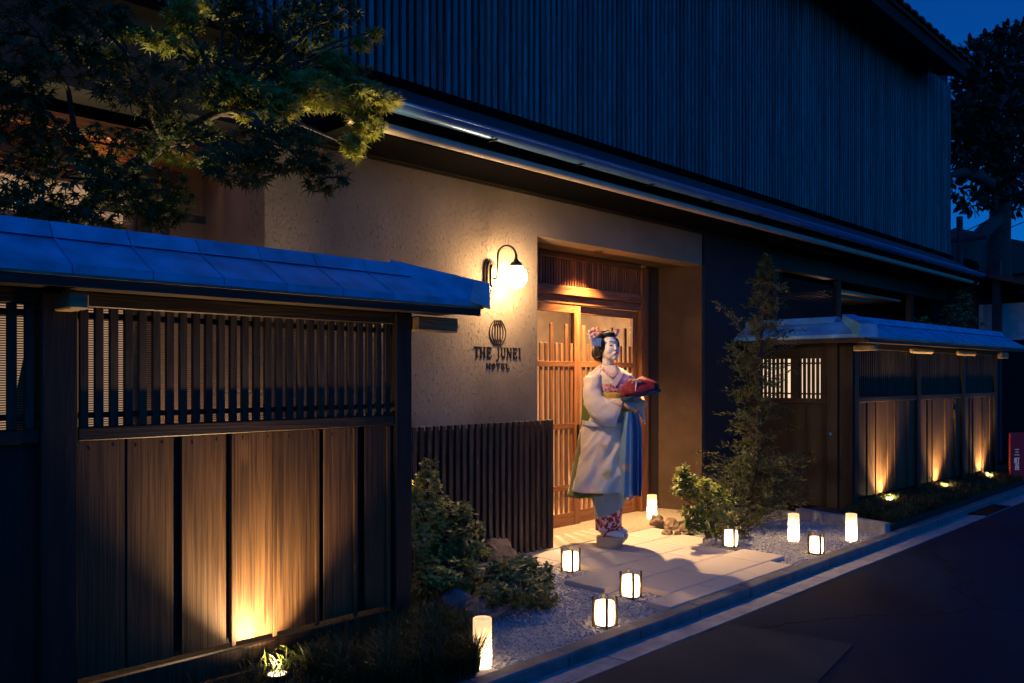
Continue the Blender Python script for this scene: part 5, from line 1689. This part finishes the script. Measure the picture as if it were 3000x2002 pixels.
# ---- sandals with thongs
for k, fpos in enumerate(feet):
    pl = []
    Ls = .118
    for a in np.linspace(0, 2 * math.pi, 26, endpoint=False):
        c, s = math.cos(a), math.sin(a)
        pl.append((FD * (Ls * math.copysign(abs(c) ** .75, c)) + FR * (.046 * math.copysign(abs(s) ** .75, s))))
    rings = []
    for z, kx, sh in ((0.0, .74, -.028), (.012, .80, -.024), (.055, .96, -.004), (.083, 1.0, 0), (.088, .985, 0)):
        rings.append([fpos + FD * .065 + Vector((p.x, p.y, 0)) * kx + FD * sh + Vector((0, 0, z)) for p in pl])
    MB().loft(rings).build('sandal', 'sandal_wood', person, smooth=True)
    # white sock over the foot
    m = MB(); m.tube([fpos + Vector((0, 0, .165)) - FD * .012, fpos + Vector((0, 0, .145)) - FD * .01, fpos + FD * .03 + Vector((0, 0, .130)), fpos + FD * .09 + Vector((0, 0, .118)), fpos + FD * .14 + Vector((0, 0, .108)), fpos + FD * .172 + Vector((0, 0, .102))], [.030, .034, .036, .035, .030, .016], 14)
    m.build('sock', 'tabi_white', person, smooth=True)
    toe = fpos + FD * .135 + Vector((0, 0, .142))
    MB().tube([fpos + FD * .02 + FR * .047 + Vector((0, 0, .09)), fpos + FD * .06 + FR * .045 + Vector((0, 0, .145)), toe, fpos + FD * .06 - FR * .045 + Vector((0, 0, .150)), fpos + FD * .02 - FR * .047 + Vector((0, 0, .09))], .006, 8).build('strap', 'strap_red', person, smooth=True)
    MB().tube([toe, fpos + FD * .165 + Vector((0, 0, .095))], .005, 8).build('strap', 'strap_red', person, smooth=True)

# ---- the bundle in her hands
bd = thing('cloth_bundle', 'red cloth bundle tied with a pale cord over a dark teal tray, in the hands', 'bundle')
bo = Vector((U(1864), -.20, Z(1150)))
Rw = Matrix.Rotation(R(-45), 3, 'Z')
bd.location = PO + Rw @ bo
bd.rotation_euler = (0, R(-13), R(-45)); bd.rotation_mode = 'XYZ'
def pillow(hx, hy, z0, z1, n=40, top=.55, bulge=.0, lump=0.0):
    rings = []
    for k in range(11):
        t = k / 10
        s = 1 - (1 - top) * t ** 2.2
        if k == 0: s = .93
        rg = []
        for i in range(n):
            th = 2 * math.pi * i / n
            c, q = math.cos(th), math.sin(th)
            w = 1 + lump * math.sin(3 * th + 4 * t) + lump * .6 * math.sin(7 * th + 1)
            rg.append(Vector((hx * s * w * math.copysign(abs(c) ** .6, c), hy * s * w * math.copysign(abs(q) ** .6, q), z0 + (z1 - z0) * t + bulge * math.sin(2 * th) * t)))
        rings.append(rg)
    return MB().loft(rings)
pillow(.162, .110, -.026, -.002, top=.97).build('tray_cloth', 'teal_cloth', bd, smooth=True)
pillow(.150, .108, -.001, .112, top=.42, bulge=.014, lump=.075).build('wrapped_cloth', 'red_cloth', bd, smooth=True)
m = MB()
for s in (1, -1):
    lp = []
    for a in np.linspace(0, 2 * math.pi, 16):
        lp.append(Vector((-.02 + s * .028 * (1 - math.cos(a)) * .6 + .004, -.075 - .012 * math.sin(a), .094 + .018 * math.sin(a))))
    m.tube(lp, .006, 8)
m.ell((-.018, -.082, .094), (.013, .011, .011), 10, 8)
m.tube([(-.02, -.084, .092), (-.035, -.100, .06), (-.05, -.112, .025)], .0055, 8)
m.build('cord_knot', 'cord_white', bd, smooth=True)
# ================================================================== BEYOND THE FAR FENCE
simple('dark_board', (.03, .032, .036), .7)
simple('white_wall', (.55, .56, .58), .85)
simple('red_sign', (.34, .012, .02), .5, var=.08)
for nm, ec, es in (('red_sign', (.5, .008, .02, 1), .03), ('sign_white', (.8, .7, .65, 1), .10)):
    if nm not in MATS: simple('sign_white', (.75, .72, .70), .6)
    pp = MATS[nm].node_tree.nodes['Principled BSDF']
    pp.inputs['Emission Color'].default_value = ec; pp.inputs['Emission Strength'].default_value = es     # slight emission added to the board and characters
nb = thing('neighbour_house', 'dark neighbouring house with white upper wall beyond the far fence', 'house', (14.9, 3.3, 0))
MB().box(.6, 7, 1.0, 6, 0, 3.05).build('wall', 'dark_board', nb)
pk2 = MB().box(-.055, .055, -.012, .012, -1.5, 1.5).mesh('plank', 'dark_board')
for i in range(14):
    o = link('plank', pk2, nb, (.586, 1.1 + i * .13, 1.52), R(90))
MB().box(.30, .42, .55, .67, 0, 3.3).build('post', 'dark_board', nb)
MB().box(.75, 7, .1, .99, 2.0, 2.62).build('upper_wall', 'white_wall', nb)
MB().box(.9, 7, .2, .99, 0, 1.99).build('wall', 'backing', nb)
MB().prism([(-.3, 2.7), (3.0, 3.75), (6.3, 2.7), (6.3, 2.78), (3.0, 3.85), (-.3, 2.78)], .1, 7.2, 'x').build('roof', 'tile_clay', nb)
# red board at the end of the far fence
q = onY(2958, 1370, 2.93); 
rs_ = thing('red_sign', 'red upright sign board with white characters past the end of the far fence', 'sign', (q.x, 2.93, -.06), R(-30))
H_ = onY(2958, 1268, 2.93).z + .06
MB().box(0, .62, -.012, .012, .02, H_, .004).build('board', 'red_sign', rs_)
MB().box(.02, .05, .013, .04, 0, H_ * .8).build('stand', 'black_metal', rs_)
MB().box(.57, .60, .013, .04, 0, H_ * .8).build('stand', 'black_metal', rs_)
def strokes(m, segs, x, z, s):
    for (a, b, c, d) in segs:
        dd = Vector((c - a, d - b)); L = max(dd.length, .01); dd /= L; n = Vector((-dd.y, dd.x)) * .055
        p = [Vector((a, b)) - n, Vector((c, d)) - n, Vector((c, d)) + n, Vector((a, b)) + n]
        m.prism([(x + k.x * s, z + k.y * s) for k in p], -.016, -.0125, 'y')
san = [(.15, .9, .85, .9), (.2, .5, .8, .5), (.05, .08, .95, .08)]
machi = [(.05, .15, .05, .85), (.05, .85, .45, .85), (.45, .85, .45, .15), (.05, .15, .45, .15), (.05, .5, .45, .5), (.25, .15, .25, .85), (.52, .85, 1, .85), (.78, .85, .78, .05), (.78, .05, .62, .12)]
third = [(.1, .9, .9, .9), (.2, .65, .8, .65), (.2, .4, .8, .4), (.2, .65, .2, .05), (.8, .65, .8, .05), (.1, .08, .9, .08), (.5, .9, .5, .1)]
X_ = .10
for seg, py in ((san, 1322), (machi, 1346), (third, 1364)):
    m = MB(); strokes(m, seg, X_ - .04, onY(2975, py, 2.93).z + .06 - .04, .085); m.build('character', 'sign_white', rs_)
# big dark tree behind the house
bt = thing('large_tree', 'large dark tree silhouetted against the sky beyond the hotel end', 'tree', (19.8, 5.3, 0))
def bw(px, py, Y=5.3):
    p = onY(px, py, Y); return Vector((p.x - 19.8, p.y - 5.3, p.z))
m = MB()
m.tube([(.0, 0, -.1), tuple(bw(2925, 900)), tuple(bw(2925, 720)), tuple(bw(2935, 560)), tuple(bw(2915, 430)), tuple(bw(2905, 300))], [.35, .30, .24, .20, .14, .08], 12)
m.tube([bw(2835, 780), bw(2850, 720), bw(2885, 675), bw(2930, 640)], [.22, .20, .16, .14], 10)
m.tube([bw(2925, 560), bw(2870, 520), bw(2820, 505), bw(2780, 515)], [.16, .13, .10, .05], 10)
for a in ((2905, 430, 2850, 330), (2905, 400, 2960, 250), (2915, 350, 2880, 200), (2930, 500, 2990, 420), (2840, 515, 2800, 440)):
    m.tube(curve(bw(a[0], a[1]), bw(a[2], a[3]), .1, 6, .08), [.10, .08, .06, .05, .03, .02], 8)
m.build('trunk', 'bark', bt, smooth=True)
cl = []
for (px, py, rx, rz, n) in [(2850, 160, 40, 30, 260), (2900, 130, 35, 35, 260), (2960, 130, 45, 50, 420), (2890, 210, 60, 45, 600), (2960, 240, 55, 60, 700), (2830, 250, 38, 45, 300), (2810, 330, 30, 40, 240), (2870, 320, 55, 50, 650), (2950, 350, 60, 60, 800),
                         (2830, 400, 40, 35, 330), (2900, 420, 60, 45, 700), (2970, 450, 45, 50, 520), (2830, 470, 45, 25, 260), (2920, 510, 60, 40, 520), (2985, 540, 40, 40, 300), (2850, 590, 35, 30, 130), (2910, 575, 40, 30, 200), (2960, 600, 50, 30, 260), (2800, 560, 25, 25, 70), (2990, 330, 40, 60, 300), (2985, 200, 30, 60, 240), (2990, 110, 25, 50, 200), (3060, 180, 60, 70, 500), (3070, 320, 70, 70, 600), (3060, 460, 60, 60, 450), (3130, 260, 60, 70, 420), (3040, 80, 50, 40, 260), (3130, 400, 50, 50, 300)]:
    k = pxr(px, 5.3); cl.append((bw(px, py), (rx * k * 1.05, rx * k * .8, rz * k * 1.05), int(n * .55)))
P, D = gather(cl); N = len(P)
leaves('crown', 'leaf_dark', bt, *OVAL, P, rdir(N) + np.array([-.2, 0, .5]), D + rdir(N), rng.uniform(.15, .27, N))
# utility pole
pt = thing('utility_pole', 'thin utility pole against the sky at the hotel end', 'pole', (18.0, 5.28, 0))
px_ = 18.0 / 5.28
MB().tube([(0, 0, -.1), (0, 0, 4.6)], [.075, .06], 10).build('pole', 'dark_board', pt, smooth=True)
MB().box(-.05, .05, -.5, .5, 4.1, 4.16).build('crossarm', 'dark_board', pt)
for k, (z0, y1, z1) in enumerate(((4.13, -1.5, 6.2), (4.13, .5, 5.6))):
    pts = [Vector((0, -.45 + .9 * k, z0)).lerp(Vector((-14, y1 - 5.28 - 3, z1)), t) - Vector((0, 0, .8 * math.sin(math.pi * t))) for t in np.linspace(0, 1, 14)]
    MB().tube(pts, .008, 5).build('wire', 'black_metal', pt)
# distant houses closing the street
simple('far_wall', (.10, .11, .12), .9)
fh = thing('distant_house', 'distant grey house seen under the large tree', 'house', (34, 9, 0))
MB().box(0, 8, -4, 6, 0, 5.2).build('wall', 'far_wall', fh)
MB().prism([(-4.5, 5.1), (1, 7.0), (6.5, 5.1)], -.4, 8.4, 'x').build('roof', 'tile_clay', fh)
for y in (-2.5, 0, 2.5):
    MB().box(-.03, .02, y, y + .9, 3.2, 4.3).build('window', 'white_wall', fh)
